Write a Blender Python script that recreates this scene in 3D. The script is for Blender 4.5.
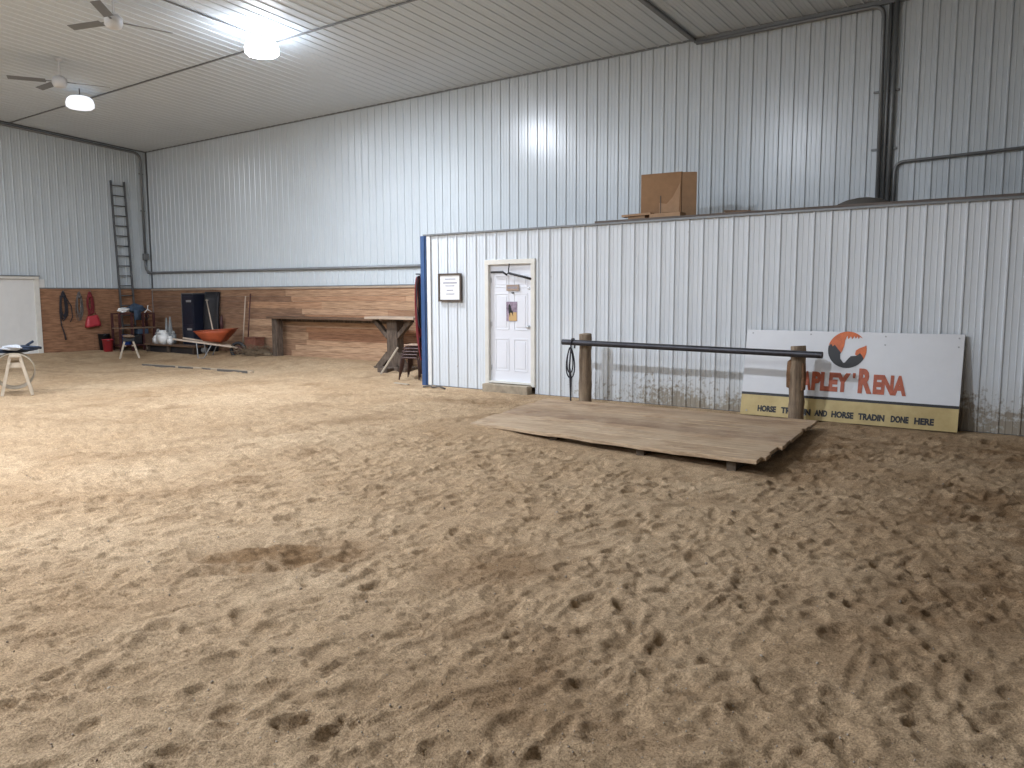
import bpy, bmesh, math, random
import numpy as np
from mathutils import Vector, Matrix, Euler
for o in list(bpy.data.objects): bpy.data.objects.remove(o)
S = bpy.context.scene; COL = S.collection; PI = math.pi
random.seed(7)

# ------------------------------------------------------------------ camera
F = 800.0
pitch = math.atan(88/800.); yaw = math.radians(36.613); roll = 0.003
f0 = Vector((-math.sin(yaw), math.cos(yaw), 0)); r0 = Vector((math.cos(yaw), math.sin(yaw), 0)); u0 = Vector((0, 0, 1))
fw = f0*math.cos(pitch)-u0*math.sin(pitch); up = u0*math.cos(pitch)+f0*math.sin(pitch)
rt = r0*math.cos(roll)-up*math.sin(roll); up = up*math.cos(roll)+r0*math.sin(roll)
cd = bpy.data.cameras.new('camera'); cam = bpy.data.objects.new('camera', cd); COL.objects.link(cam)
cd.sensor_fit = 'HORIZONTAL'; cd.sensor_width = 36; cd.lens = 36*F/1024; cd.clip_start = .05; cd.clip_end = 200
m = Matrix((rt, up, -fw)).transposed().to_4x4(); m.translation = Vector((0, 0, 1.7)); cam.matrix_world = m
S.camera = cam
# ------------------------------------------------------------------ world / exposure
w = bpy.data.worlds.new('world'); S.world = w; w.use_nodes = True
w.node_tree.nodes['Background'].inputs[0].default_value = (.5, .55, .6, 1); w.node_tree.nodes['Background'].inputs[1].default_value = .05
vs = S.view_settings; vs.view_transform = 'Standard'; vs.look = 'None'; vs.gamma = 1; vs.use_curve_mapping = False
vs.exposure = 1.85
LAMP = 130.0                     # watts of a full lamp
LAMPS = [(-12.2, 9.1, .85), (-18.8, 9.1, .0), (-14.6, 1.4, 1.15), (-8.0, 1.4, 1.75), (-21.4, 1.4, .5), (-12, -6.0, .7), (-6.0, -4.5, .65)]  # last two: unseen rear lamps added as fill light
H0, SL, YR = 6.08, .066, 1.0     # eave height, ceiling slope, ridge
XL, XR, YB, YF = -23.8, 10.0, 13.4, -11.4
YX = 11.35                       # front of the tack room box
def ceil_z(y): return H0+SL*(YB-y) if y > YR else H0+SL*(YB-YR)-SL*(YR-y)

def lamp_light(x, y, k):
    ld = bpy.data.lights.new('lamp_beam', 'AREA'); ld.shape = 'DISK'; ld.size = .48; ld.energy = LAMP*k; ld.color = (.90, .97, 1.09)
    o = bpy.data.objects.new('lamp_beam', ld); COL.objects.link(o); return o

# ------------------------------------------------------------------ materials
def mat(name, col, rough=.6, metal=0, spec=.5, var=.0, vscale=3., bump=0., bscale=40., col2=None, emit=None, stretch=(1, 1, 1), obj=True, alpha=None):
    M = bpy.data.materials.new(name); M.use_nodes = True; N = M.node_tree.nodes; L = M.node_tree.links; b = N['Principled BSDF']
    b.inputs['Base Color'].default_value = (*col, 1); b.inputs['Roughness'].default_value = rough; b.inputs['Metallic'].default_value = metal
    b.inputs['Specular IOR Level'].default_value = spec
    tc = N.new('ShaderNodeTexCoord'); mp = N.new('ShaderNodeMapping'); mp.inputs['Scale'].default_value = stretch
    L.new(tc.outputs['Object'], mp.inputs[0])
    if col2 is None: col2 = tuple(c*(1-var) for c in col)
    if var or col2 != col:
        n = N.new('ShaderNodeTexNoise'); n.inputs['Scale'].default_value = vscale; n.inputs['Detail'].default_value = 6; n.inputs['Roughness'].default_value = .65
        L.new(mp.outputs[0], n.inputs['Vector'])
        r = N.new('ShaderNodeValToRGB'); r.color_ramp.elements[0].position = .35; r.color_ramp.elements[1].position = .65
        r.color_ramp.elements[0].color = (*col2, 1); r.color_ramp.elements[1].color = (*col, 1)
        L.new(n.outputs['Fac'], r.inputs[0]); L.new(r.outputs[0], b.inputs['Base Color'])
    if bump:
        n2 = N.new('ShaderNodeTexNoise'); n2.inputs['Scale'].default_value = bscale; n2.inputs['Detail'].default_value = 4
        L.new(mp.outputs[0], n2.inputs['Vector']); bp = N.new('ShaderNodeBump'); bp.inputs['Strength'].default_value = bump; bp.inputs['Distance'].default_value = .01
        L.new(n2.outputs['Fac'], bp.inputs['Height']); L.new(bp.outputs[0], b.inputs['Normal'])
    if emit:
        b.inputs['Emission Color'].default_value = (*emit[0], 1); b.inputs['Emission Strength'].default_value = emit[1]
    return M

def steel_mat(name, col, dirt=0.0, dirt_z=(0, .7), rough=.32, spec=.5):
    """white enamelled steel; mud splashes near the ground when dirt > 0"""
    M = mat(name, col, rough, 0, spec, var=.06, vscale=.7); N = M.node_tree.nodes; L = M.node_tree.links; b = N['Principled BSDF']
    if dirt:
        src = b.inputs['Base Color'].links[0].from_socket
        g = N.new('ShaderNodeNewGeometry'); s = N.new('ShaderNodeSeparateXYZ'); L.new(g.outputs['Position'], s.inputs[0])
        mr = N.new('ShaderNodeMapRange'); mr.inputs[1].default_value = dirt_z[1]; mr.inputs[2].default_value = dirt_z[0]; L.new(s.outputs['Z'], mr.inputs[0])
        mx = N.new('ShaderNodeMapRange'); mx.inputs[1].default_value = -7.6; mx.inputs[2].default_value = -5.0; mx.inputs[3].default_value = .15; L.new(s.outputs['X'], mx.inputs[0])
        n = N.new('ShaderNodeTexNoise'); n.inputs['Scale'].default_value = 14; n.inputs['Detail'].default_value = 8; n.inputs['Roughness'].default_value = .7
        L.new(g.outputs['Position'], n.inputs['Vector'])
        n3 = N.new('ShaderNodeTexNoise'); n3.inputs['Scale'].default_value = 1.6; L.new(g.outputs['Position'], n3.inputs['Vector'])
        a = N.new('ShaderNodeMath'); a.operation = 'MULTIPLY'; L.new(mr.outputs[0], a.inputs[0]); L.new(mx.outputs[0], a.inputs[1])
        a1 = N.new('ShaderNodeMath'); a1.operation = 'MULTIPLY'; L.new(a.outputs[0], a1.inputs[0]); L.new(n3.outputs['Fac'], a1.inputs[1])
        a2 = N.new('ShaderNodeMath'); a2.operation = 'MULTIPLY_ADD'; L.new(a1.outputs[0], a2.inputs[0]); a2.inputs[1].default_value = .75; L.new(n.outputs['Fac'], a2.inputs[2])
        r = N.new('ShaderNodeValToRGB'); r.color_ramp.elements[0].position = .66; r.color_ramp.elements[1].position = .80; L.new(a2.outputs[0], r.inputs[0])
        sc = N.new('ShaderNodeMath'); sc.operation = 'MULTIPLY'; L.new(r.outputs[0], sc.inputs[0]); sc.inputs[1].default_value = dirt
        mix = N.new('ShaderNodeMixRGB'); L.new(sc.outputs[0], mix.inputs[0]); L.new(src, mix.inputs[1]); mix.inputs[2].default_value = (.17, .13, .085, 1)
        # thin film of dust low down
        ml = N.new('ShaderNodeMath'); ml.operation = 'MULTIPLY'; L.new(a.outputs[0], ml.inputs[0]); ml.inputs[1].default_value = .45
        mix2 = N.new('ShaderNodeMixRGB'); L.new(ml.outputs[0], mix2.inputs[0]); L.new(mix.outputs[0], mix2.inputs[1]); mix2.inputs[2].default_value = (.42, .37, .28, 1)
        L.new(mix2.outputs[0], b.inputs['Base Color'])
    return M

def board_mat(name, cols, stretch=(.6, 6, 6), rough=.75, sandy=0., bump=.25, per_object=False):
    """boards: a tone per board (mesh island) plus stretched grain and stains"""
    M = bpy.data.materials.new(name); M.use_nodes = True; N = M.node_tree.nodes; L = M.node_tree.links; b = N['Principled BSDF']
    b.inputs['Roughness'].default_value = rough; b.inputs['Specular IOR Level'].default_value = .25
    g = N.new('ShaderNodeNewGeometry'); tc = N.new('ShaderNodeTexCoord'); mp = N.new('ShaderNodeMapping'); mp.inputs['Scale'].default_value = stretch
    L.new(tc.outputs['Object'], mp.inputs[0])
    r = N.new('ShaderNodeValToRGB'); r.color_ramp.interpolation = 'LINEAR'
    els = r.color_ramp.elements
    while len(els) < len(cols): els.new(.5)
    for i, c in enumerate(cols): els[i].position = i/(len(cols)-1); els[i].color = (*c, 1)
    L.new(N.new('ShaderNodeObjectInfo').outputs['Random'] if per_object else g.outputs['Random Per Island'], r.inputs[0])
    n = N.new('ShaderNodeTexNoise'); n.inputs['Scale'].default_value = 5; n.inputs['Detail'].default_value = 8; n.inputs['Roughness'].default_value = .65; L.new(mp.outputs[0], n.inputs['Vector'])
    r2 = N.new('ShaderNodeValToRGB'); r2.color_ramp.elements[0].position = .3; r2.color_ramp.elements[0].color = (.42, .38, .35, 1); r2.color_ramp.elements[1].position = .62; L.new(n.outputs['Fac'], r2.inputs[0])
    mx = N.new('ShaderNodeMixRGB'); mx.blend_type = 'MULTIPLY'; mx.inputs[0].default_value = 1; L.new(r.outputs[0], mx.inputs[1]); L.new(r2.outputs[0], mx.inputs[2])
    out = mx.outputs[0]
    if sandy:
        n3 = N.new('ShaderNodeTexNoise'); n3.inputs['Scale'].default_value = 1.3; n3.inputs['Detail'].default_value = 9; n3.inputs['Roughness'].default_value = .7; L.new(tc.outputs['Object'], n3.inputs['Vector'])
        r3 = N.new('ShaderNodeValToRGB'); r3.color_ramp.elements[0].position = .42; r3.color_ramp.elements[1].position = .58; L.new(n3.outputs['Fac'], r3.inputs[0])
        mm = N.new('ShaderNodeMath'); mm.operation = 'MULTIPLY'; mm.inputs[1].default_value = sandy; L.new(r3.outputs[0], mm.inputs[0])
        m3 = N.new('ShaderNodeMixRGB'); L.new(mm.outputs[0], m3.inputs[0]); L.new(out, m3.inputs[1]); m3.inputs[2].default_value = (.50, .385, .265, 1); out = m3.outputs[0]
    L.new(out, b.inputs['Base Color'])
    bp = N.new('ShaderNodeBump'); bp.inputs['Strength'].default_value = bump; bp.inputs['Distance'].default_value = .01; L.new(n.outputs['Fac'], bp.inputs['Height']); L.new(bp.outputs[0], b.inputs['Normal'])
    return M

def sand_mat():
    M = bpy.data.materials.new('arena_sand'); M.use_nodes = True; N = M.node_tree.nodes; L = M.node_tree.links; b = N['Principled BSDF']
    b.inputs['Roughness'].default_value = .95; b.inputs['Specular IOR Level'].default_value = .08
    g = N.new('ShaderNodeNewGeometry')
    def noise(sc, det=6, ro=.6):
        n = N.new('ShaderNodeTexNoise'); n.inputs['Scale'].default_value = sc; n.inputs['Detail'].default_value = det; n.inputs['Roughness'].default_value = ro
        L.new(g.outputs['Position'], n.inputs['Vector']); return n
    def ramp(s, p0, c0, p1, c1):
        r = N.new('ShaderNodeValToRGB'); e = r.color_ramp.elements; e[0].position = p0; e[0].color = (*c0, 1); e[1].position = p1; e[1].color = (*c1, 1); L.new(s, r.inputs[0]); return r
    a = ramp(noise(.55, 7).outputs['Fac'], .35, (.54, .378, .228), .66, (.67, .50, .325))
    c = ramp(noise(7, 8, .7).outputs['Fac'], .32, (.66, .64, .62), .60, (1, 1, 1))
    m1 = N.new('ShaderNodeMixRGB'); m1.blend_type = 'MULTIPLY'; m1.inputs[0].default_value = .75; L.new(a.outputs[0], m1.inputs[1]); L.new(c.outputs[0], m1.inputs[2])
    d = ramp(noise(120, 3, .6).outputs['Fac'], .36, (.58, .55, .52), .56, (1.12, 1.12, 1.12))
    m2 = N.new('ShaderNodeMixRGB'); m2.blend_type = 'MULTIPLY'; m2.inputs[0].default_value = .8; L.new(m1.outputs[0], m2.inputs[1]); L.new(d.outputs[0], m2.inputs[2])
    d3 = ramp(noise(48, 5, .75).outputs['Fac'], .36, (.62, .60, .58), .58, (1.12, 1.12, 1.12))
    m4 = N.new('ShaderNodeMixRGB'); m4.blend_type = 'MULTIPLY'; m4.inputs[0].default_value = .7; L.new(m2.outputs[0], m4.inputs[1]); L.new(d3.outputs[0], m4.inputs[2]); m2 = m4
    # damp, freshly turned sand: vertex attribute 'damp'
    at = N.new('ShaderNodeAttribute'); at.attribute_name = 'damp'
    m3 = N.new('ShaderNodeMixRGB'); m3.blend_type = 'MULTIPLY'; L.new(at.outputs['Fac'], m3.inputs[0]); L.new(m2.outputs[0], m3.inputs[1]); m3.inputs[2].default_value = (.50, .43, .36, 1)
    L.new(m3.outputs[0], b.inputs['Base Color'])
    h = N.new('ShaderNodeMath'); h.operation = 'MULTIPLY_ADD'; n1 = noise(38, 5, .7); n2 = noise(160, 3, .7)
    L.new(n1.outputs['Fac'], h.inputs[0]); h.inputs[1].default_value = 1.6; L.new(n2.outputs['Fac'], h.inputs[2])
    bp = N.new('ShaderNodeBump'); bp.inputs['Strength'].default_value = 1; bp.inputs['Distance'].default_value = .015
    L.new(h.outputs[0], bp.inputs['Height']); L.new(bp.outputs[0], b.inputs['Normal'])
    return M

M = {}
M['steel'] = steel_mat('white_ribbed_steel', (.55, .60, .63), rough=.26)
M['steel_box'] = steel_mat('white_ribbed_steel_box', (.66, .70, .735), dirt=.85, rough=.36)
M['ceil'] = steel_mat('white_ceiling_steel', (.56, .62, .67), rough=.5)
M['trim'] = mat('galvanised_trim', (.38, .39, .39), .45, .3, var=.2)
M['darktrim'] = mat('dark_joint', (.10, .105, .105), .6)
M['conduit'] = mat('grey_conduit', (.20, .21, .215), .45, .35, var=.15)
M['wood'] = board_mat('wainscot_boards', [(.38, .19, .10), (.54, .34, .21), (.36, .19, .11), (.55, .37, .235), (.47, .27, .16), (.52, .34, .21)], (.5, 1.0, 9))
M['wooddark'] = board_mat('darker_wainscot_boards', [(.29, .165, .10), (.38, .235, .145), (.26, .15, .095), (.34, .20, .125)], (.5, 1.0, 9))  # darker board tones for the far left end of the back wall
M['woodend'] = board_mat('wainscot_sheet', [(.33, .175, .10), (.37, .20, .115)], (5, .6, 5))
M['deck'] = board_mat('deck_boards', [(.50, .35, .22), (.33, .22, .14), (.46, .33, .21), (.56, .42, .28)], (.5, 7, 7), sandy=.45, per_object=True)
M['deckside'] = mat('deck_edge', (.13, .095, .065), .9, var=.5, vscale=12)
M['post'] = mat('weathered_post', (.33, .25, .17), .85, col2=(.14, .10, .07), vscale=3, stretch=(5, 5, .7), bump=.6, bscale=10, spec=.2)
M['chip'] = mat('rusty_bark', (.28, .16, .09), .9, var=.5, vscale=15, spec=.2)
M['pipe'] = mat('dark_pipe', (.055, .055, .065), .42, .5, var=.4, vscale=6)
M['white'] = mat('white_paint', (.72, .72, .70), .4, var=.05)
M['doorw'] = mat('white_door', (.74, .755, .80), .35, var=.03)
M['framew'] = mat('cream_frame', (.70, .68, .62), .5, var=.1, vscale=5)
M['signw'] = mat('sign_white', (.68, .69, .71), .3, var=.06, vscale=2)
M['gold'] = mat('sign_gold', (.50, .385, .17), .38, .15, col2=(.38, .28, .11), vscale=3)
M['black'] = mat('sign_black', (.012, .012, .014), .5)
M['orange'] = mat('sign_orange', (.72, .16, .03), .5, col2=(.50, .11, .03), vscale=9)
M['letter'] = mat('sign_letter', (.50, .115, .045), .5, col2=(.34, .075, .035), vscale=14)
M['edge'] = mat('panel_edge', (.10, .09, .08), .8)
M['blue'] = mat('blue_steel', (.04, .09, .215), .4, var=.2)
M['darkwood'] = mat('dark_timber', (.14, .105, .08), .85, col2=(.06, .045, .035), vscale=4, stretch=(4, 4, 1), bump=.4, bscale=12, spec=.2)
M['paleplank'] = mat('pale_plank', (.46, .35, .26), .7, var=.35, vscale=4, stretch=(.6, 5, 5))
M['brownplank'] = mat('brown_plank', (.15, .085, .05), .75, var=.4, vscale=4, stretch=(.6, 5, 5))
M['cardboard'] = mat('cardboard', (.30, .17, .085), .85, var=.15, vscale=6)
M['cardlight'] = mat('cardboard_pale', (.42, .26, .15), .85, var=.15, vscale=6)
M['oldwood'] = mat('old_board', (.26, .175, .115), .85, var=.4, vscale=5)
M['greyboard'] = mat('grey_board', (.17, .14, .12), .85, var=.4, vscale=5, stretch=(.6, 5, 5))
M['frame'] = mat('brown_frame', (.085, .06, .045), .5, var=.3)
M['paper'] = mat('paper', (.78, .78, .77), .6)
M['ink'] = mat('faded_ink', (.30, .30, .36), .7)
M['alu'] = mat('dull_aluminium', (.17, .175, .18), .5, .6, var=.3)
M['darkrope'] = mat('dark_rope', (.035, .032, .04), .9, var=.4, vscale=30)
M['greyrope'] = mat('grey_wire', (.16, .14, .13), .7, var=.4, vscale=30)
M['redrope'] = mat('red_rope', (.24, .03, .035), .85, var=.3, vscale=30)
M['red'] = mat('red_plastic', (.50, .045, .06), .45, var=.2)
M['blackpl'] = mat('black_plastic', (.018, .018, .022), .5, var=.3)
M['cab'] = mat('black_cabinet', (.012, .015, .03), .35, var=.3)
M['silver'] = mat('silver_handle', (.6, .62, .65), .3, .8)
M['maroon'] = mat('maroon_steel', (.07, .02, .02), .6, var=.3)
M['tarp'] = mat('blue_tarp', (.02, .09, .42), .5, var=.3)
M['greyblue'] = mat('faded_blue_cloth', (.05, .08, .13), .9, var=.4, vscale=9)
M['jug'] = mat('white_plastic', (.80, .80, .78), .45, var=.1)
M['greypl'] = mat('grey_plastic', (.28, .29, .29), .6, var=.2)
M['orangetray'] = mat('orange_tray', (.42, .085, .03), .5, var=.3, vscale=5)
M['handlewood'] = mat('handle_wood', (.52, .42, .33), .6, var=.2)
M['pale'] = mat('pale_timber', (.50, .42, .32), .75, var=.25, vscale=6)
M['dusty'] = mat('dusty_timber', (.46, .36, .25), .9, var=.35, vscale=5)
M['jacket'] = mat('navy_cloth', (.02, .032, .06), .95, var=.5, vscale=8)
M['padgrey'] = mat('grey_pad', (.42, .44, .47), .9, var=.2, vscale=8)
M['wire'] = mat('bleached_wire', (.36, .30, .22), .7, var=.3)
M['straw'] = mat('dry_brush', (.22, .16, .10), .95, var=.5, vscale=20)
M['rust'] = mat('rusty_box', (.20, .075, .045), .8, var=.4, vscale=8)
M['concrete'] = mat('dusty_sill', (.40, .33, .24), .9, var=.4, vscale=7, bump=.3)
M['chair'] = mat('brown_frame_steel', (.07, .035, .03), .5, .2, var=.2)
M['seat'] = mat('tan_seat', (.42, .29, .20), .7, var=.15)
M['fanw'] = mat('fan_white', (.55, .56, .57), .4)
M['fand'] = mat('fan_blade_grey', (.16, .17, .18), .5)
M['diff'] = mat('lamp_diffuser', (1, 1, 1), .5, emit=((.90, .97, 1.09), 25))
M['diffdim'] = mat('lamp_diffuser_dim', (1, 1, 1), .5, emit=((.90, .97, 1.09), .22))
M['shade'] = mat('frosted_shade', (1, 1, 1), .5, emit=((.90, .97, 1.09), 9.))
M['housing'] = mat('lamp_housing', (.12, .12, .13), .5, .5)
M['stone'] = mat('pebble', (.50, .44, .36), .9, col2=(.16, .11, .075), vscale=.9)
M['photo1'] = mat('poster_print', (.42, .33, .42), .5, col2=(.10, .07, .10), vscale=7)
M['photo2'] = mat('poster_ground', (.55, .36, .16), .5)
M['plaque'] = mat('plaque_wood', (.40, .30, .24), .6, var=.3, vscale=10)
M['sand'] = sand_mat()

# ------------------------------------------------------------------ mesh helpers
def NB(): return bmesh.new()
def bx(bm, c, s, rot=None, pivot=None):
    mt = Matrix.Translation(Vector(c)) @ (rot.to_4x4() if rot is not None else Matrix.Identity(4)) @ Matrix.Diagonal((*s, 1))
    return bmesh.ops.create_cube(bm, size=1, matrix=mt)['verts']
def lim(bm, p0, p1, wd, th, upv=(0, 0, 1)):
    """rectangular bar from p0 to p1; width wd across, th along upv"""
    p0, p1 = Vector(p0), Vector(p1); d = (p1-p0); l = d.length; d.normalize()
    s = d.cross(Vector(upv)); s = s if s.length > 1e-4 else Vector((1, 0, 0)); s.normalize(); t = s.cross(d)
    mt = Matrix((d, s, t)).transposed().to_4x4(); mt.translation = (p0+p1)/2
    bmesh.ops.create_cube(bm, size=1, matrix=mt @ Matrix.Diagonal((l, wd, th, 1)))
def ring(bm, c, d, r, n, ref=None):
    d = d.normalized(); a = d.orthogonal().normalized() if ref is None else (ref-d*ref.dot(d)).normalized(); b = d.cross(a)
    return [bm.verts.new(c+a*math.cos(2*PI*k/n)*r+b*math.sin(2*PI*k/n)*r) for k in range(n)], a
def tube(bm, pts, r, n=8, closed=False):
    pts = [Vector(p) for p in pts]; rs = r if isinstance(r, (list, tuple)) else [r]*len(pts); rings = []; ref = None
    for i, p in enumerate(pts):
        if closed: d = pts[(i+1) % len(pts)]-pts[i-1]
        else: d = pts[min(i+1, len(pts)-1)]-pts[max(i-1, 0)]
        if d.length < 1e-7: d = Vector((0, 0, 1))
        rg, ref = ring(bm, p, d, rs[i], n, ref); rings.append(rg)
    m_ = len(rings)
    for i in range(m_ if closed else m_-1):
        a, b = rings[i], rings[(i+1) % m_]
        for k in range(n): bm.faces.new((a[k], a[(k+1) % n], b[(k+1) % n], b[k]))
    if not closed:
        bm.faces.new(rings[0][::-1]); bm.faces.new(rings[-1])
def lathe(bm, prof, n=24, c=(0, 0, 0), sx=1, sy=1):
    rings = []
    for r, z in prof: rings.append([bm.verts.new((c[0]+max(r, 1e-4)*sx*math.cos(2*PI*k/n), c[1]+max(r, 1e-4)*sy*math.sin(2*PI*k/n), c[2]+z)) for k in range(n)])
    for a, b in zip(rings, rings[1:]):
        for k in range(n): bm.faces.new((a[k], a[(k+1) % n], b[(k+1) % n], b[k]))
    bm.faces.new(rings[0][::-1]); bm.faces.new(rings[-1])
def prism(bm, pts, y0, y1):
    """polygon in x,z extruded along y"""
    a = [bm.verts.new((x, y0, z)) for x, z in pts]; b = [bm.verts.new((x, y1, z)) for x, z in pts]; n = len(pts)
    bm.faces.new(a); bm.faces.new(b[::-1])
    for k in range(n): bm.faces.new((a[k], b[k], b[(k+1) % n], a[(k+1) % n]))
def obj(name, bm, m_, parent=None, smooth=False, bevel=0, loc=None):
    bmesh.ops.recalc_face_normals(bm, faces=bm.faces[:])
    me = bpy.data.meshes.new(name); bm.to_mesh(me); bm.free(); me.materials.append(m_)
    if smooth:
        for p in me.polygons: p.use_smooth = True
    o = bpy.data.objects.new(name, me); COL.objects.link(o)
    if parent: o.parent = parent
    if loc: o.location = loc
    if bevel:
        b = o.modifiers.new('bevel', 'BEVEL'); b.width = bevel; b.segments = 2; b.limit_method = 'ANGLE'
    return o
def tag(o, label, cat, group=None, kind=None):
    o['label'] = label; o['category'] = cat
    if group: o['group'] = group
    if kind: o['kind'] = kind
    return o
def thing(name, label, cat, loc=(0, 0, 0), rz=0, group=None, rot=None):
    o = bpy.data.objects.new(name, None); COL.objects.link(o); o.location = loc; o.rotation_euler = rot if rot else (0, 0, rz); o.empty_display_size = .1
    return tag(o, label, cat, group)
def struct(name, bm, m_, parent=None, smooth=False, bevel=0):
    o = obj(name, bm, m_, parent, smooth, bevel)
    if not parent: o['kind'] = 'structure'
    return o
def lname(o, l): o['label'] = l; return o

# ------------------------------------------------------------------ the floor: trampled sand
DK = [(-6.60, 7.98), (-2.60, 7.40), (-2.93, 10.42), (-7.2, 10.62)]     # deck corners: front left, front right, back right, back left
def deck_uv(u, v):
    a = Vector(DK[0]).lerp(Vector(DK[1]), u); b = Vector(DK[3]).lerp(Vector(DK[2]), u); return a.lerp(b, v)
def sstep(a, b, x): t = np.clip((x-a)/(b-a), 0, 1); return t*t*(3-2*t)
def graded(parts):
    out = []
    for a, b, s0, s1 in parts:
        n = max(2, int(round((b-a)/((s0+s1)/2)))); t = np.linspace(0, 1, n, endpoint=False); out.append(a+(b-a)*(t*(s0)+t*t*(s1-s0)/2)/(s0+(s1-s0)/2))
    out.append([parts[-1][1]]); return np.concatenate(out)
xs = graded([(XL-.2, -13, .11, .06), (-13, -6.5, .05, .018), (-6.5, 0.4, .0145, .0145), (0.4, XR+.2, .1, .6)])
ys = graded([(YF-.2, 1.0, .6, .05), (1.0, 6.5, .0145, .0155), (6.5, 11.4, .02, .04), (11.4, YB+.2, .05, .06)])
GX, GY = np.meshgrid(xs, ys)
def vnoise(X, Y, sc, seed, rot=.5):
    c, s = math.cos(rot+seed), math.sin(rot+seed); x = (X*c-Y*s)*sc+seed*17.3+1000; y = (X*s+Y*c)*sc+seed*9.1+1000
    xi = np.floor(x).astype(np.int64); yi = np.floor(y).astype(np.int64); fx = x-xi; fy = y-yi
    rg = np.random.RandomState(int(seed*10)+3).rand(256, 256); fx = fx*fx*fx*(fx*(fx*6-15)+10); fy = fy*fy*fy*(fy*(fy*6-15)+10)
    g = lambda a, b: rg[a % 256, b % 256]
    return (g(xi, yi)*(1-fx)*(1-fy)+g(xi+1, yi)*fx*(1-fy)+g(xi, yi+1)*(1-fx)*fy+g(xi+1, yi+1)*fx*fy)-.5
def base_z(X, Y):
    r = .17*np.maximum(sstep(11.6, 13.1, Y)*sstep(-10.5, -13.5, X), sstep(-21.5, -23.6, X))
    return r
Z = base_z(GX, GY)
near = 1-sstep(9., 22., np.hypot(GX, GY))*.55                              # hoof marks matter less far off; keep the far sand calmer
calm = 1-.8*np.maximum(sstep(YX-.55, YX-.1, GY)*(GX > -10.9), sstep(12.2, 13.2, GY))
flatfar = 1-.6*sstep(-14, -20, GX)
Z += (.045*vnoise(GX, GY, .6, 1)+.034*vnoise(GX, GY, 1.7, 2)+.020*vnoise(GX, GY, 3.6, 3)+.014*vnoise(GX, GY, 7.5, 4)-.030*np.abs(vnoise(GX, GY, 5.2, 21)+.4*vnoise(GX, GY, 11, 22))-.030*np.abs(vnoise(GX*.14+GY*.99, (GY*.14-GX*.99)*2.4, 2.7, 23, -23.)))*calm*flatfar
ROUGH = sstep(-.10, .22, vnoise(GX, GY, 1.3, 31)+.7*vnoise(GX, GY, 3.7, 32))
Z += (.005*vnoise(GX, GY, 15, 5)+ROUGH*(.016*vnoise(GX, GY, 17, 25)+.014*vnoise(GX, GY, 30, 6)))*calm
rg = np.random.RandomState(5); ZS = np.zeros_like(Z)
def stamp(cx, cy, a, b, ang, dep, rim, slope=.0, sharp=4):
    R = max(a, b)*1.9; i0, i1 = np.searchsorted(xs, [cx-R, cx+R]); j0, j1 = np.searchsorted(ys, [cy-R, cy+R])
    if i1-i0 < 2 or j1-j0 < 2: return
    X = GX[j0:j1, i0:i1]-cx; Y = GY[j0:j1, i0:i1]-cy; c, s = math.cos(ang), math.sin(ang); u = (X*c+Y*s)/a; v = (-X*s+Y*c)/b
    d = np.sqrt(u*u+v*v)
    pit = 1/(1+np.exp((d-.85)*sharp*2.6)); wob = 1+.35*np.sin(3*np.arctan2(v, u)+cx*9)
    rimv = np.exp(-((d-1.17)/.17)**2)*wob*(1+.6*u)
    ZS[j0:j1, i0:i1] += -dep*pit*np.clip(1+slope*u, 0, 1.7)+rim*rimv
for k in range(4000):
    cx = rg.uniform(-14, 0.9); cy = rg.uniform(.9, 11.0)
    if cx*.8+cy*.6 > 6.5 and cy < 3: pass
    if rg.rand() < sstep(-9, -13, cx)*.5: continue
    sz = rg.uniform(.045, .095)*(1.2 if rg.rand() < .2 else 1); dep = rg.uniform(.005, .020)
    stamp(cx, cy, sz*rg.uniform(1, 1.7), sz, rg.normal(1.4, .7)+PI*(rg.rand() < .5), dep, dep*rg.uniform(.30, .55), rg.uniform(-.2, 1.0), rg.uniform(4, 9))
for k in range(1500):                                                       # longer scuffs and drags
    cx = rg.uniform(-12, 0.9); cy = rg.uniform(.9, 10)
    stamp(cx, cy, rg.uniform(.09, .30), rg.uniform(.02, .05), rg.normal(1.45, .4), rg.uniform(.005, .014), .006, rg.uniform(-.5, .8), rg.uniform(3, 7))
Z += np.where(ZS < 0, .022*np.tanh(ZS/.020), .018*np.tanh(ZS/.015))
# a churned, damp patch
damp = np.zeros_like(Z)
def patch(cx, cy, a, b, ang, amt):
    global damp
    X = GX-cx; Y = GY-cy; c, s = math.cos(ang), math.sin(ang); u = (X*c+Y*s)/a; v = (-X*s+Y*c)/b
    g = np.exp(-(u*u+v*v)**1.5); n = .5+1.3*vnoise(GX, GY, 5, 8)+.8*vnoise(GX, GY, 14, 9)
    damp = np.maximum(damp, np.clip(g*amt*(n+.45), 0, 1)); return g
g = patch(-4.35, 3.25, .55, .34, 1.0, 1.0); Z += -.030*g+g*(.045*vnoise(GX, GY, 7, 11)+.035*vnoise(GX, GY, 18, 12))
patch(-3.0, 3.9, .5, .4, .5, .45); patch(-6.5, 3.7, .5, .2, 1.2, .4); patch(-8.2, 9.9, .8, .3, .0, .5); patch(-2.35, 9.2, .55, 1.9, 0, .55)
patch(-1.2, 10.0, 1.6, .9, 0, .55); patch(-.5, 7.3, 1.1, 1.6, 0, .55); patch(-.6, 5.0, .5, 1.2, -.2, .5); patch(-8.6, 4.5, .9, .3, .8, .35)
damp = np.maximum(damp, np.clip(.9*vnoise(GX, GY, 1.1, 14)+.9*vnoise(GX, GY, 4, 15)-.12, 0, .6)*.8)
# hollow beyond the deck's right end
gx = np.exp(-(((GX+2.5)/.35)**2+((GY-7.9)/.8)**2)); Z -= .05*gx
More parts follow.
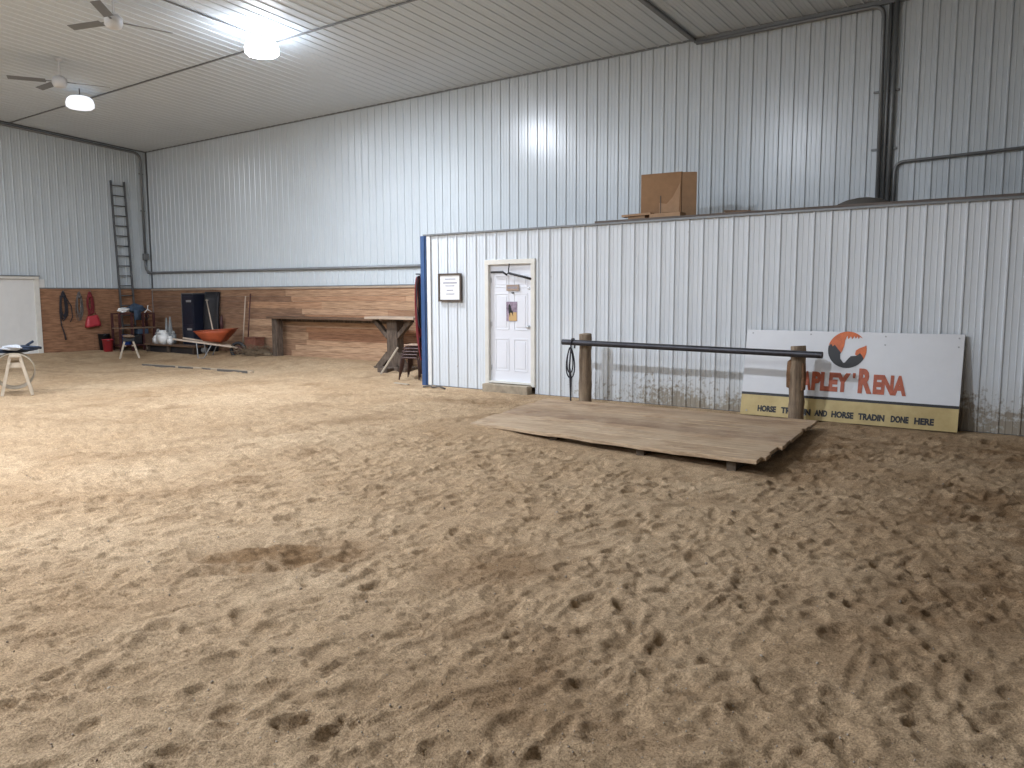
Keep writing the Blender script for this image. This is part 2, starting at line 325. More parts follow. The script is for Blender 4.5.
# under and around the deck the sand stays below the boards
ctr = np.array([(-7.2-2.6)/2, 9.1])
ind = (sstep(7.35, 8.1, GY+(GX+6.6)*.145)*sstep(11.0, 10.6, GY))*(sstep(-7.15, -6.7, GX)*sstep(-2.35, -2.8, GX))
Z = Z*(1-ind*.75)-.01*ind
# sand drifted against the front left edge of the deck
g = np.exp(-(((GX+6.3)/.9)**2+((GY-7.95)/.30)**2)); Z += .045*g
g = np.exp(-(((GX+7.05)/.25)**2+((GY-9.3)/1.2)**2)); Z += .045*g
# level strip under the wall of the tack room
def flatten(x0, x1, y0, y1, z, soft=.15):
    global Z
    k = sstep(x0-soft, x0, GX)*sstep(x1+soft, x1, GX)*sstep(y0-soft, y0, GY)*sstep(y1+soft, y1, GY); Z = Z*(1-k)+z*k
flatten(-10.7, 11, YX-.03, 13.6, .0, .12)
ny, nx = Z.shape
def terr(x, y):
    i = int(np.clip(np.searchsorted(xs, x), 1, nx-1)); j = int(np.clip(np.searchsorted(ys, y), 1, ny-1)); return float(Z[j, i])
co = np.stack([GX, GY, Z], -1).reshape(-1, 3).astype(np.float32)
idx = np.arange(nx*ny).reshape(ny, nx); q = np.stack([idx[:-1, :-1], idx[:-1, 1:], idx[1:, 1:], idx[1:, :-1]], -1).reshape(-1, 4)
me = bpy.data.meshes.new('floor'); me.vertices.add(nx*ny); me.vertices.foreach_set('co', co.ravel())
me.loops.add(q.size); me.loops.foreach_set('vertex_index', q.ravel().astype(np.int32)); me.polygons.add(len(q))
me.polygons.foreach_set('loop_start', np.arange(0, q.size, 4, dtype=np.int32)); me.polygons.foreach_set('loop_total', np.full(len(q), 4, dtype=np.int32))
me.update(calc_edges=True); me.polygons.foreach_set('use_smooth', np.ones(len(q), dtype=bool))
at = me.attributes.new('damp', 'FLOAT', 'POINT'); at.data.foreach_set('value', damp.ravel().astype(np.float32))
me.materials.append(M['sand']); fl = bpy.data.objects.new('floor', me); COL.objects.link(fl); fl['kind'] = 'structure'

# clods and pebbles lying loose on the sand: nobody could count them
bm = NB()
for k in range(2600):
    t = rg.rand()**1.6; dist = 2.6+t*9; az = math.radians(rg.uniform(-4, 72)); x = -math.sin(az)*dist; y = math.cos(az)*dist
    if y > YX-.2: continue
    if -7.3 < x < -2.5 and 7.3 < y < 10.8: continue
    s = rg.uniform(.0015, .005)*(2.0 if rg.rand() < .05 else 1)
    mt = Matrix.Translation((x, y, terr(x, y)+s*.5)) @ Euler((rg.rand()*3, rg.rand()*3, rg.rand()*3)).to_matrix().to_4x4() @ Matrix.Diagonal((s*rg.uniform(.8, 1.5), s, s*rg.uniform(.6, 1), 1))
    bmesh.ops.create_icosphere(bm, subdivisions=1, radius=1, matrix=mt)
o = obj('loose_pebbles', bm, M['stone'], smooth=True); tag(o, 'loose clods and pale pebbles scattered over the trampled sand', 'pebbles', kind='stuff')

# ------------------------------------------------------------------ ribbed steel
PITCH = .2286
def profile(a, b, off=0.):
    """(s, height) of the ribbed panel between a and b: a tall rib each PITCH, two low ribs between"""
    pts = [(a, 0)]; k = math.floor((a-off)/PITCH)
    while True:
        c = off+k*PITCH; k += 1
        if c-.03 > b: break
        for ds, h in ((-.021, 0), (-.008, .019), (.008, .019), (.021, 0), (.066, 0), (.072, .0045), (.080, .0045), (.086, 0), (.142, 0), (.148, .0045), (.156, .0045), (.162, 0)):
            s = c+ds
            if a < s < b: pts.append((s, h))
    pts.append((b, 0)); return pts
def ribbed_wall(bm, a, b, z0f, z1f, place, off=0., thick=.06):
    """place(s, h, z) -> xyz; z0f and z1f give the bottom and top at s"""
    p = profile(a, b, off); lo = [bm.verts.new(place(s, h, z0f(s))) for s, h in p]; hi = [bm.verts.new(place(s, h, z1f(s))) for s, h in p]
    for k in range(len(p)-1): bm.faces.new((lo[k], lo[k+1], hi[k+1], hi[k]))
    # back skin gives the wall its thickness
    c = [bm.verts.new(place(a, -thick, z0f(a))), bm.verts.new(place(b, -thick, z0f(b))), bm.verts.new(place(b, -thick, z1f(b))), bm.verts.new(place(a, -thick, z1f(a)))]
    bm.faces.new(c[::-1]); bm.faces.new((c[0], lo[0], hi[0], c[3])); bm.faces.new((lo[-1], c[1], c[2], hi[-1]))
WT = 1.96
bm = NB(); ribbed_wall(bm, XL, XR, lambda s: WT if s < -10.7 else 0, lambda s: H0+.05, lambda s, h, z: (s, YB-h, z), .05); wb = struct('wall_back', bm, M['steel'])
DY = 9.96                                                                 # edge of the sliding door opening
bm = NB(); ribbed_wall(bm, DY, YB, lambda s: WT, lambda s: ceil_z(s)+.04, lambda s, h, z: (XL+h, s, z), .02)
ribbed_wall(bm, 5.3, DY, lambda s: 2.24, lambda s: ceil_z(s)+.04, lambda s, h, z: (XL+h, s, z), .02)
ribbed_wall(bm, YR, 5.3, lambda s: -.1, lambda s: ceil_z(s)+.04, lambda s, h, z: (XL+h, s, z), .02)
ribbed_wall(bm, YF, YR, lambda s: -.1, lambda s: ceil_z(s)+.04, lambda s, h, z: (XL+h, s, z), .02); struct('wall_left', bm, M['steel'])
bm = NB(); ribbed_wall(bm, XL, XR, lambda s: -.1, lambda s: ceil_z(YF)+.04, lambda s, h, z: (s, YF+h, z), .05); struct('wall_front', bm, M['steel'])
bm = NB(); ribbed_wall(bm, YR, YB, lambda s: -.1, lambda s: ceil_z(s)+.04, lambda s, h, z: (XR-h, s, z)); ribbed_wall(bm, YF, YR, lambda s: -.1, lambda s: ceil_z(s)+.04, lambda s, h, z: (XR-h, s, z)); struct('wall_right', bm, M['steel'])
# ceiling: ribs run up the slope
bm = NB(); p = profile(XL-.1, XR+.1, -6.0)
for (ya, yb) in ((YB+.05, YR), (YR, YF-.05)):
    a = [bm.verts.new((s, ya, ceil_z(ya)-h*.8)) for s, h in p]; b = [bm.verts.new((s, yb, ceil_z(yb)-h*.8)) for s, h in p]
    for k in range(len(p)-1): bm.faces.new((a[k], a[k+1], b[k+1], b[k]))
    c = [bm.verts.new((s, y, ceil_z(y)+.1)) for s, y in ((XL-.1, ya), (XR+.1, ya), (XR+.1, yb), (XL-.1, yb))]; bm.faces.new(c)
ce = struct('ceiling', bm, M['ceil'])
def ctrim(n, y, x0, x1, wd=.05, d=.022, m_='trim'):
    bm = NB(); z = ceil_z(y)-.010; bx(bm, ((x0+x1)/2, y, z-d/2), (x1-x0, wd, d)); return struct('trim_%d' % n, bm, M[m_])
ctrim(1, 9.62, XL+.02, XR-.02, .045, .016, 'conduit')
bm = NB(); lim(bm, (-6.0, YB-.06, ceil_z(YB-.06)-.035), (-6.0, YR, ceil_z(YR)-.035), .075, .04); struct('trim_2', bm, M['conduit'])
bm = NB(); bx(bm, ((XL-6)/2, YB-.025, H0-.012), (-6-XL, .03, .028)); struct('trim_3', bm, M['conduit'])
bm = NB(); bx(bm, ((XR-6)/2, YB-.04, H0-.03), (XR+6, .06, .08)); struct('trim_4', bm, M['conduit'])
bm = NB(); lim(bm, (XL+.03, YB-.02, ceil_z(YB)-.02), (XL+.03, YR, ceil_z(YR)-.02), .03, .03); struct('trim_5', bm, M['conduit'])
bm = NB(); bx(bm, (XL+.025, YB-.025, (WT+H0)/2), (.03, .03, H0-WT)); struct('trim_6', bm, M['conduit'])
bm = NB(); lim(bm, (-12.5, 9.64, ceil_z(9.64)-.026), (-12.5, YR, ceil_z(YR)-.026), .03, .016); struct('trim_7', bm, M['conduit'])

# wainscot: horizontal boards along the back wall, sheets on the left wall
bm = NB(); bm_dark = NB(); z = -.05; rw = random.Random(3)
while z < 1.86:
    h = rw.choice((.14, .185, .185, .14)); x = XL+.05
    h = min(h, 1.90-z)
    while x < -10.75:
        l = rw.uniform(2.4, 4.9); x1 = min(x+l, -10.72); bx(bm if x > -19.2 else bm_dark, ((x+x1)/2, YB-.03+rw.uniform(-.004, .004), z+h/2), (x1-x-.004, .04, h-.004)); x = x1
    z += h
struct('trim_8', bm, M['wood']); struct('trim_18', bm_dark, M['wooddark'])
bm = NB(); bx(bm, ((XL-10.72)/2, YB-.045, 1.925), (-10.72-XL, .08, .045)); struct('trim_9', bm, M['paleplank'])
bm = NB(); bx(bm, ((XL-10.72)/2, YB-.03, 1.962), (-10.72-XL, .055, .022)); struct('trim_10', bm, M['conduit'])
bm = NB()
for a, b in ((DY+.12, 11.5), (11.5, 12.72), (12.72, YB-.06)): bx(bm, (XL+.025, (a+b)/2, .92), (.035, b-a-.004, 2.04))
struct('trim_11', bm, M['woodend'])
bm = NB(); bx(bm, (XL+.03, (DY+.12+YB)/2, 1.955), (.05, YB-DY-.12, .03)); struct('trim_12', bm, M['conduit'])
# sliding door in the left wall
d1 = thing('door_2', 'white sliding barn door panel in a cream frame at the far left', 'door', (XL, 0, .1))
del d1['label']; del d1['category']; d1['kind'] = 'structure'
bm = NB(); bx(bm, (.01, 7.75, 1.05), (.04, 4.98, 2.10)); obj('door_panel', bm, M['white'], d1, bevel=.004)
bm = NB(); bx(bm, (.03, DY+.055, 1.07), (.09, .13, 2.16)); obj('door_jamb', bm, M['framew'], d1, bevel=.004)
bm = NB(); bx(bm, (.03, 5.26, 1.07), (.09, .12, 2.16)); obj('door_jamb', bm, M['framew'], d1, bevel=.004)
bm = NB(); bx(bm, (.04, 7.62, 2.135), (.12, 4.9, .07)); obj('door_track', bm, M['framew'], d1, bevel=.004)
bm = NB(); bx(bm, (.045, 7.62, 2.185), (.14, 4.95, .025)); obj('drip_cap', bm, M['conduit'], d1)

# ------------------------------------------------------------------ tack room box
BX0 = -10.49; BZ = 2.84
DX0, DX1, DZ0, DZ1 = -9.0, -7.93, .12, 2.30                                # rough opening
bm = NB()
pl_ = lambda s, h, z: (s, YX-h, z)
ribbed_wall(bm, BX0+.03, DX0, lambda s: -.02, lambda s: BZ, pl_, -.55, .08)
ribbed_wall(bm, DX0, DX1, lambda s: DZ1, lambda s: BZ, pl_, -.55, .08)
ribbed_wall(bm, DX1, XR, lambda s: -.05, lambda s: BZ, pl_, -.55, .08)
struct('wall_inner_front', bm, M['steel_box'])
bm = NB(); ribbed_wall(bm, YX+.1, YB-.06, lambda s: -.02, lambda s: BZ, lambda s, h, z: (BX0-h+.03, s, z), 0, .06); struct('wall_inner_side', bm, M['steel_box'])
bm = NB(); bx(bm, ((BX0+XR)/2, (YX+YB)/2, BZ-.03), (XR-BX0-.1, YB-YX-.1, .05)); struct('trim_13', bm, M['oldwood'])     # loft boards
bm = NB(); bx(bm, ((BX0+XR)/2, YX-.012, BZ+.004), (XR-BX0, .075, .028)); struct('trim_14', bm, M['conduit'])            # cap flashing
bm = NB(); bx(bm, ((-6.75+XR)/2, YX+.055, BZ+.035), (XR+6.75, .14, .038)); struct('trim_15', bm, M['greyboard'])          # plank on the loft edge
bm = NB(); bx(bm, ((BX0+DX0)/2, YX-.01, -.005), (DX0-BX0, .03, .03)); bx(bm, ((DX1+XR)/2, YX-.008, -.02), (XR-DX1, .03, .05)); struct('trim_16', bm, M['darktrim'])
bm = NB(); bx(bm, (BX0-.005, YX-.015, BZ/2-.02), (.10, .10, BZ+.02)); bx(bm, (BX0+.055, YX-.03, BZ/2), (.03, .035, BZ)); o = obj('corner_post', bm, M['blue'], bevel=.006)
tag(o, 'blue steel post at the left corner of the white ribbed tack room', 'post')
bm = NB(); bx(bm, (BX0+.12, YX-.024, BZ/2), (.09, .012, BZ-.02)); struct('trim_17', bm, M['white'])

# entry door
d = thing('door_1', '', 'door', ((DX0+DX1)/2, YX, 0)); del d['label']; del d['category']; d['kind'] = 'structure'
W2 = (DX1-DX0)/2; dz0 = .17
bm = NB(); LW, LH, LZ = .94, 2.07, .18
bx(bm, (0, .045, LZ+LH/2), (LW, .03, LH))
pw = .29                                                                   # six pressed panels
rows = [(LZ+.20, .56), (LZ+.93, .63), (LZ+1.68, .20)]
for sx in (-1, 1):
    for z0, hh in rows:
        cx = sx*.205; t = .018
        for (x, z, ww, h2) in ((cx, z0, pw, t), (cx, z0+hh, pw, t), (cx-pw/2, z0+hh/2, t, hh), (cx+pw/2, z0+hh/2, t, hh)): bx(bm, (x, .028, z), (ww, .010, h2))
        bx(bm, (cx, .028, z0+hh/2), (pw-.08, .010, hh-.08))
lf = obj('door_panel', bm, M['doorw'], d, bevel=.003)
for nm, z, r in (('door_knob', 1.04+.12, .03), ('deadbolt', 1.83, .026)):
    bm = NB(); lathe(bm, [(r, 0), (r, .01), (.012, .014), (.012, .03), (r*.9, .035), (r, .05), (r*.6, .065)] if nm == 'door_knob' else [(r, 0), (r, .015), (r*.6, .022)], 14)
    o = obj(nm, bm, M['silver'], lf, smooth=True); o.rotation_euler = (PI/2, 0, 0); o.location = (.385, .03, z)
bm = NB()
for sx in (-1, 1): bx(bm, (sx*(W2-.03), .005, DZ0/2+DZ1/2), (.085, .085, DZ1-DZ0))
bx(bm, (0, .004, DZ1-.005), (2*W2+.03, .088, .085)); obj('door_frame', bm, M['framew'], d, bevel=.006)
bm = NB()
for z in (.42, 1.2, 1.98): bx(bm, (-.445, .025, z), (.03, .012, .09))
obj('hinge', bm, M['silver'], d)
bm = NB(); bx(bm, (0, .02, .165), (2*W2-.09, .11, .03)); obj('threshold', bm, M['framew'], d)
bm = NB(); bx(bm, ((DX0+DX1)/2, YX-.115, .055), (1.0, .15, .17)); o = obj('door_step', bm, M['concrete'], bevel=.015); tag(o, 'low dusty timber step beneath the white door', 'step')
# behind the wall: the floor below the door frame is closed by the step

# things on the door
bm = NB(); c = Vector((-8.47, YX-.02, 2.09))
t = thing('coat_hanger', 'black bent hanger hooked over the top of the white door', 'hanger', (0, 0, 0))
tube(bm, [(-8.86, YX-.035, 2.12), (-8.60, YX-.04, 2.12), (-8.50, YX-.045, 2.065)], [.02, .02, .015], 8); obj('hanger_arm', bm, M['blackpl'], t, True)
bm = NB(); tube(bm, [(-8.47, YX-.045, 2.10), (-8.20, YX-.04, 2.04), (-7.99, YX-.035, 1.99)], .02, 8); obj('hanger_arm', bm, M['blackpl'], t, True)
bm = NB(); tube(bm, [(-8.44, YX-.062, 2.26), (-8.44, YX-.066, 2.22), (-8.455, YX-.06, 2.18), (-8.47, YX-.045, 2.10), (-8.52, YX-.045, 2.08)], .011, 8); obj('hook', bm, M['blackpl'], t, True)
t = thing('door_plaque', 'small brown lettered plaque high on the white door', 'sign', (-8.42, YX+.010, 1.845))
bm = NB(); bx(bm, (0, 0, 0), (.27, .018, .105)); obj('board', bm, M['plaque'], t, bevel=.003)
bm = NB()
for k in range(7): bx(bm, (-.09+k*.03, -.0105, .002*(k % 2)), (.019, .003, .034))
obj('lettering', bm, M['ink'], t)
bm = NB(); bx(bm, (-8.42, YX+.012, 1.755), (.05, .016, .02)); o = obj('door_viewer', bm, M['blackpl'], bevel=.003); tag(o, 'tiny black peephole plate between plaque and poster on the door', 'peephole')
t = thing('horse_poster', 'small purple and tan poster of a rider on the white door', 'poster', (-8.45, YX+.020, 1.43))
bm = NB(); bx(bm, (0, 0, 0), (.24, .004, .34)); obj('print', bm, M['photo1'], t)
bm = NB(); bx(bm, (.025, -.003, -.09), (.17, .003, .15)); obj('ground_colour', bm, M['photo2'], t)
bm = NB(); prism(bm, [(-.07, .10), (-.04, .13), (-.02, .09), (.0, .02), (.03, .0), (.035, -.09), (.01, -.03), (-.03, -.02), (-.035, -.1), (-.06, -.02)], -.007, -.005); obj('rider_figure', bm, M['black'], t)
# framed notice
t = thing('framed_notice', 'white printed notice in a dark brown frame left of the door', 'picture', (-9.83, YX-.045, 1.86), rot=(0, .0, 0))
FW, FH = .56, .52
bm = NB()
for (x, z, ww, hh) in ((0, FH/2-.018, FW, .036), (0, -FH/2+.018, FW, .036), (-FW/2+.018, 0, .036, FH-.07), (FW/2-.018, 0, .036, FH-.07)): bx(bm, (x, 0, z), (ww, .035, hh))
obj('frame', bm, M['frame'], t, bevel=.004)
bm = NB(); bx(bm, (0, .006, 0), (FW-.06, .012, FH-.06)); obj('paper', bm, M['paper'], t)
for k, (z, w_) in enumerate(((.155, .24), (.085, .33), (.03, .22), (-.05, .15), (-.12, .18))):
    x = -w_/2; bm = NB()
    while x < w_/2:
        l = random.uniform(.018, .045); bx(bm, (x+l/2, -.002, z), (l+.004, .003, .016 if k != 1 else .022)); x += l+.006
    obj('text_line', bm, M['ink'], t)

# ------------------------------------------------------------------ hitching rail
hr = thing('hitching_rail', 'long dark pipe hitching rail on two round wooden posts', 'hitching rail', (0, 0, 0))
def round_post(x, y, r, z1, seed, chip=False):
    rn = random.Random(seed); bm = NB(); pts = []; rs = []
    for k in range(15):
        z = -.12+(z1+.12)*k/14; pts.append((x+rn.uniform(-.006, .006), y+rn.uniform(-.006, .006), z)); rs.append(r*(1.06-.10*k/14)+rn.uniform(-.004, .004))
    tube(bm, pts, rs, 20); o = obj('post', bm, M['post'], hr, True)
    o.modifiers.new('b', 'BEVEL').width = .006; o.modifiers['b'].limit_method = 'ANGLE'; o.modifiers['b'].angle_limit = 1.0
    return o
P1 = (-6.58, 10.80); P2 = (-3.275, 10.78)
round_post(*P1, .10, 1.105, 1); p2 = round_post(*P2, .098, 1.03, 2)
bm = NB()
for sx, z0, z1 in ((-1, .46, .82), (1, .43, .80)):
    prism(bm, [(P2[0]+sx*.06, z0), (P2[0]+sx*.112-.012, z0+.015), (P2[0]+sx*.118-.012, (z0+z1)/2), (P2[0]+sx*.108-.012, z1), (P2[0]+sx*.06, z1+.05)], P2[1]-.06, P2[1]+.05)
o = obj('bark_strip', bm, M['chip'], p2, bevel=.01); lname(o, 'rust brown bark left on the post sides')
bm = NB(); YP = 10.62
tube(bm, [(-6.89, YP, .975), (-5.0, YP+.01, .955), (-2.915, YP-.01, .932)], .044, 16)
o = obj('rail', bm, M['pipe'], hr, True); o.modifiers.new('e', 'EDGE_SPLIT').split_angle = 1.0
for (x, y) in (P1, P2):
    bm = NB(); tube(bm, [(x-.0, YP+.12, .95), (x, YP, .95-.001)], .012, 8); obj('bolt', bm, M['pipe'], hr)
t = thing('lead_rope', 'black lead rope looped over the left end of the hitching rail', 'rope')
bm = NB(); xr = -6.70; yr = YP
tube(bm, [(xr, yr-.055, .90), (xr, yr-.062, .96), (xr, yr-.03, 1.03), (xr, yr+.03, 1.03), (xr, yr+.062, .96), (xr, yr+.05, .88)], .012, 8); obj('wrap', bm, M['darkrope'], t, True)
for k, (w_, zb) in enumerate(((.085, .42), (.06, .50))):
    bm = NB(); pts = []
    for i in range(25):
        a = i/24*2*PI; s_ = math.sin(a/2); pts.append((xr+math.sin(a)*w_*(.35+.75*s_), yr-.07-.012*k, .90-(.90-zb)*(1-math.cos(a))/2))
    tube(bm, pts, .010, 8); obj('loop', bm, M['darkrope'], t, True)
bm = NB(); tube(bm, [(xr+.01, yr-.075, .90), (xr-.005, yr-.09, .6), (xr+.012, yr-.085, .42), (xr+.012, yr-.08, .12), (xr+.01, yr-.07, .02)], [.011, .014, .022, .012, .012], 8); obj('tail', bm, M['darkrope'], t, True)

# ------------------------------------------------------------------ deck
dk = thing('wooden_deck', 'low worn plank deck lying in the sand before the hitching rail', 'deck', (0, 0, 0))
NP = 13; rd = random.Random(4)
def dz(u, v): return .055+.075*u*(1-.25*v)
for k in range(NP):
    bm = NB(); v0, v1 = k/NP, (k+1)/NP-.006; ov = rd.uniform(-.004, .012) if k else .0; n = 18; rows_ = []
    for i in range(n+1):
        u = i/n; u2 = u if 0 < i < n else u+(ov if i == n else -rd.uniform(0, .01))
        a = deck_uv(u2, v0); b = deck_uv(u2, v1); wv = .006*math.sin(u*7+k)+rd.uniform(-.002, .002)+(rd.uniform(-.006, .006) if k in (0, 4, 9) else 0)
        z = dz(u, (v0+v1)/2)+wv; rows_.append([bm.verts.new((a.x, a.y, z)), bm.verts.new((b.x, b.y, z)), bm.verts.new((b.x, b.y, z-.042)), bm.verts.new((a.x, a.y, z-.042))])
    for a, b in zip(rows_, rows_[1:]):
        for j in range(4): bm.faces.new((a[j], a[(j+1) % 4], b[(j+1) % 4], b[j]))
    bm.faces.new(rows_[0][::-1]); bm.faces.new(rows_[-1]); obj('plank', bm, M['deck'], dk, bevel=.005)
for u in (.04, .35, .66, .93):
    a = deck_uv(u, .02); b = deck_uv(u, .98); bm = NB(); z = dz(u, .5)-.042-.07; lim(bm, (a.x, a.y, z), (b.x, b.y, z), .09, .14); obj('joist', bm, M['deckside'], dk)
bm = NB(); a = deck_uv(.975, .30); b = deck_uv(.975, .99); lim(bm, (a.x, a.y, .035), (b.x, b.y, .03), .05, .11); obj('end_board', bm, M['deckside'], dk)

# ------------------------------------------------------------------ big sign
SB = Vector((-4.155, 11.08, .01)); tilt = math.atan2(.20, 1.19)
sg = thing('arena_sign', 'large white and gold arena sign leaning on the tack room wall', 'sign', SB, rot=(-tilt, .0, 0))
SWD, SHT = 2.755, 1.215
bm = NB(); bx(bm, (SWD/2, .010, SHT/2), (SWD, .018, SHT)); obj('board', bm, M['edge'], sg)
bm = NB(); bx(bm, (SWD/2, -.0015, (SHT+.325)/2), (SWD-.004, .005, SHT-.325)); obj('white_field', bm, M['signw'], sg)
bm = NB(); bx(bm, (SWD/2, -.0015, .145), (SWD-.004, .005, .29)); obj('gold_field', bm, M['gold'], sg)
bm = NB(); bx(bm, (SWD/2, -.003, .307), (SWD-.004, .006, .036)); obj('black_band', bm, M['black'], sg)
for x in (.09, .9, 1.85, SWD-.06):
    for z in ((SHT-.045, .06) if x < 1 else (SHT-.05, SHT-.16)):
        bm = NB(); tube(bm, [(x, -.004, z), (x, -.010, z)], .011, 8); obj('screw', bm, M['trim'], sg)
def text_obj(body, size, xs_, pos, m_, par, name, bold=.0, depth=.0015, width=None):
    cu = bpy.data.curves.new('t', 'FONT'); cu.body = body; cu.size = size; cu.offset = bold; cu.extrude = depth; cu.resolution_u = 3
    t_ = bpy.data.objects.new('t', cu); COL.objects.link(t_); bpy.context.view_layer.update()
    me_ = bpy.data.meshes.new_from_object(t_.evaluated_get(bpy.context.evaluated_depsgraph_get())); bpy.data.objects.remove(t_)
    n_ = len(me_.vertices); c_ = np.empty(n_*3); me_.vertices.foreach_get('co', c_); c_ = c_.reshape(-1, 3); x0 = c_[:, 0].min(); w_ = c_[:, 0].max()-x0; y0 = c_[:, 1].min()
    sc = width/w_ if width else xs_
    for v in me_.vertices: v.co = Vector(((v.co.x-x0)*sc, -v.co.z, v.co.y-y0))
    me_.materials.clear(); me_.materials.append(m_); o = bpy.data.objects.new(name, me_); COL.objects.link(o); o.parent = par; o.location = pos; return o
TS = .315                                                                  # cap height of the font is ~.69 of its size
def word(body, x0, x1, z0, capH, m_, name, bold): return text_obj(body, capH/.73, 1, (x0-.04, -.0075, z0), m_, sg, name, bold, width=x1-x0)
word('T', .70, .845, .405, .30, M['letter'], 'sign_letter', .019)
word('A', .875, .995, .405, .235, M['letter'], 'sign_letter', .019)
word('PLEY', 1.00, 1.50, .405, .235, M['letter'], 'sign_word', .019)
word("'", 1.525, 1.56, .60, .09, M['letter'], 'sign_letter', .019)
word('R', 1.60, 1.775, .405, .305, M['letter'], 'sign_letter', .022)
word('ENA', 1.785, 2.185, .405, .235, M['letter'], 'sign_word', .019)
for s_, a, b in (('HORSE', .29, .55), ('TRAININ', .62, 1.02), ('AND', 1.075, 1.24), ('HORSE', 1.295, 1.575), ('TRADIN', 1.635, 1.955), ('DONE', 2.03, 2.24), ('HERE', 2.305, 2.53)):
    word(s_, a, b, .058, .080, M['black'], 'sign_word', .0058)
# round emblem: orange sky and black hills left round the white head of a horse
lc = Vector((1.385, .975)); LR = .245
def poly(pts, m_, name, y0=-.0085, y1=-.0055):
    bm = NB(); prism(bm, [(lc.x+x*LR, lc.y+z*LR) for x, z in pts], y0, y1); return obj(name, bm, m_, sg)
def arc(a0, a1, n=14): return [(math.cos(math.radians(a0+(a1-a0)*k/n)), math.sin(math.radians(a0+(a1-a0)*k/n))) for k in range(n+1)]
poly(arc(168, 40, 18)+[(.60, .72), (.55, .60), (.48, .74), (.40, .62), (.32, .76), (.22, .58), (.14, .74), (.02, .58), (-.05, .78), (-.14, .50), (-.16, .25), (-.22, .0), (-.30, -.18), (-.52, .08), (-.66, .26), (-.76, .16), (-.86, .30)], M['orange'], 'emblem_sky')
poly([(.97, .26)]+arc(12, -28, 5)+[(.80, -.30), (.68, -.16), (.52, -.30), (.42, -.24), (.46, -.02), (.62, .10), (.80, .18)], M['orange'], 'emblem_sky')
poly(arc(170, 262, 12)+[(-.14, -.72), (-.32, -.50), (-.34, -.26), (-.30, -.18), (-.52, .08), (-.66, .26), (-.76, .16), (-.86, .30)], M['black'], 'emblem_hills')
poly([(-.14, -.99)]+arc(266, 332, 10)+[(.80, -.30), (.68, -.16), (.52, -.30), (.40, -.32), (.22, -.34), (.08, -.50), (-.06, -.70), (-.22, -.74)], M['black'], 'emblem_hills')

# ------------------------------------------------------------------ on the loft edge
LZ0 = BZ+.02
t = thing('cardboard_box', 'tall open cardboard box standing on the tack room roof', 'box', (-5.80, 11.85, BZ-.005), rz=.10)
bm = NB(); w_, dd, hh = .66, .20, .78
for (x, y, sx, sy) in ((0, -dd/2, w_, .008), (0, dd/2, w_, .008), (-w_/2, 0, .008, dd), (w_/2, 0, .008, dd)): bx(bm, (x, y, hh/2), (sx, sy, hh))
bx(bm, (0, 0, .004), (w_, dd, .008)); bx(bm, (0, 0, hh-.004), (w_, dd, .008)); obj('carton', bm, M['cardboard'], t)
bm = NB(); lim(bm, (w_/2+.02, -dd/2-.01, hh/2), (w_/2+.22, -dd/2+.09, hh/2+.0), .008, hh-.02); o = obj('flap', bm, M['cardlight'], t)
bm = NB(); prism(bm, [(-.02, .02), (.14, .02), (.30, .12), (.32, .62), (.20, .40), (.10, .30), (-.02, .32)], -dd/2-.009, -dd/2-.006); obj('torn_liner', bm, M['cardlight'], t)
bm = NB(); bx(bm, (-.0, -dd/2-.01, .28), (.012, .006, .30)); obj('slot', bm, M['frame'], t)
bm = NB(); bx(bm, (-6.10, 11.58, BZ+.13), (.50, .16, .035), Euler((0, -.03, .05)).to_matrix()); bx(bm, (-6.1, 11.6, BZ+.06), (.3, .14, .12)); o = obj('short_board', bm, M['cardlight'], bevel=.003); tag(o, 'short tan board lying left of the cardboard box', 'board')
t = thing('flat_carton', 'flat brown carton lying in front of the tall cardboard box', 'box', (-5.58, 11.56, BZ+.005))
bm = NB(); bx(bm, (0, 0, .065), (.52, .20, .11)); obj('carton', bm, M['cardlight'], t, bevel=.004)
bm = NB(); bx(bm, (0, 0, .124), (.10, .205, .004)); obj('tape', bm, M['cardboard'], t)
bm = NB(); bx(bm, (-5.0, 11.6, BZ+.045), (.42, .12, .03), Euler((0, .03, -.2)).to_matrix()); o = obj('wood_offcut', bm, M['oldwood'], bevel=.003); tag(o, 'thin grey wood offcut just right of the cardboard box', 'board')
t = thing('roof_planks', 'shallow stack of two tan planks on the roof edge right of the boxes', 'boards', (-4.45, 11.62, BZ))
bm = NB(); bx(bm, (0, 0, .055), (.60, .22, .04)); obj('lower_plank', bm, M['cardlight'], t, bevel=.004)
bm = NB(); bx(bm, (-.03, .02, .09), (.38, .16, .028), Euler((0, .05, .15)).to_matrix()); obj('upper_plank', bm, M['oldwood'], t, bevel=.004)
t = thing('round_lid', 'dark shallow domed lid lying on the roof below the wall conduits', 'lid', (-2.76, 11.72, BZ+.01))
bm = NB(); lathe(bm, [(.36, 0), (.37, .05), (.33, .09), (.22, .135), (.08, .16), (.0, .165)], 28, sy=.6); obj('dome', bm, M['edge'], t, True)
bm = NB(); lathe(bm, [(.37, .03), (.385, .038), (.385, .05), (.37, .056)], 28, sy=.6); obj('rim', bm, M['oldwood'], t, True)

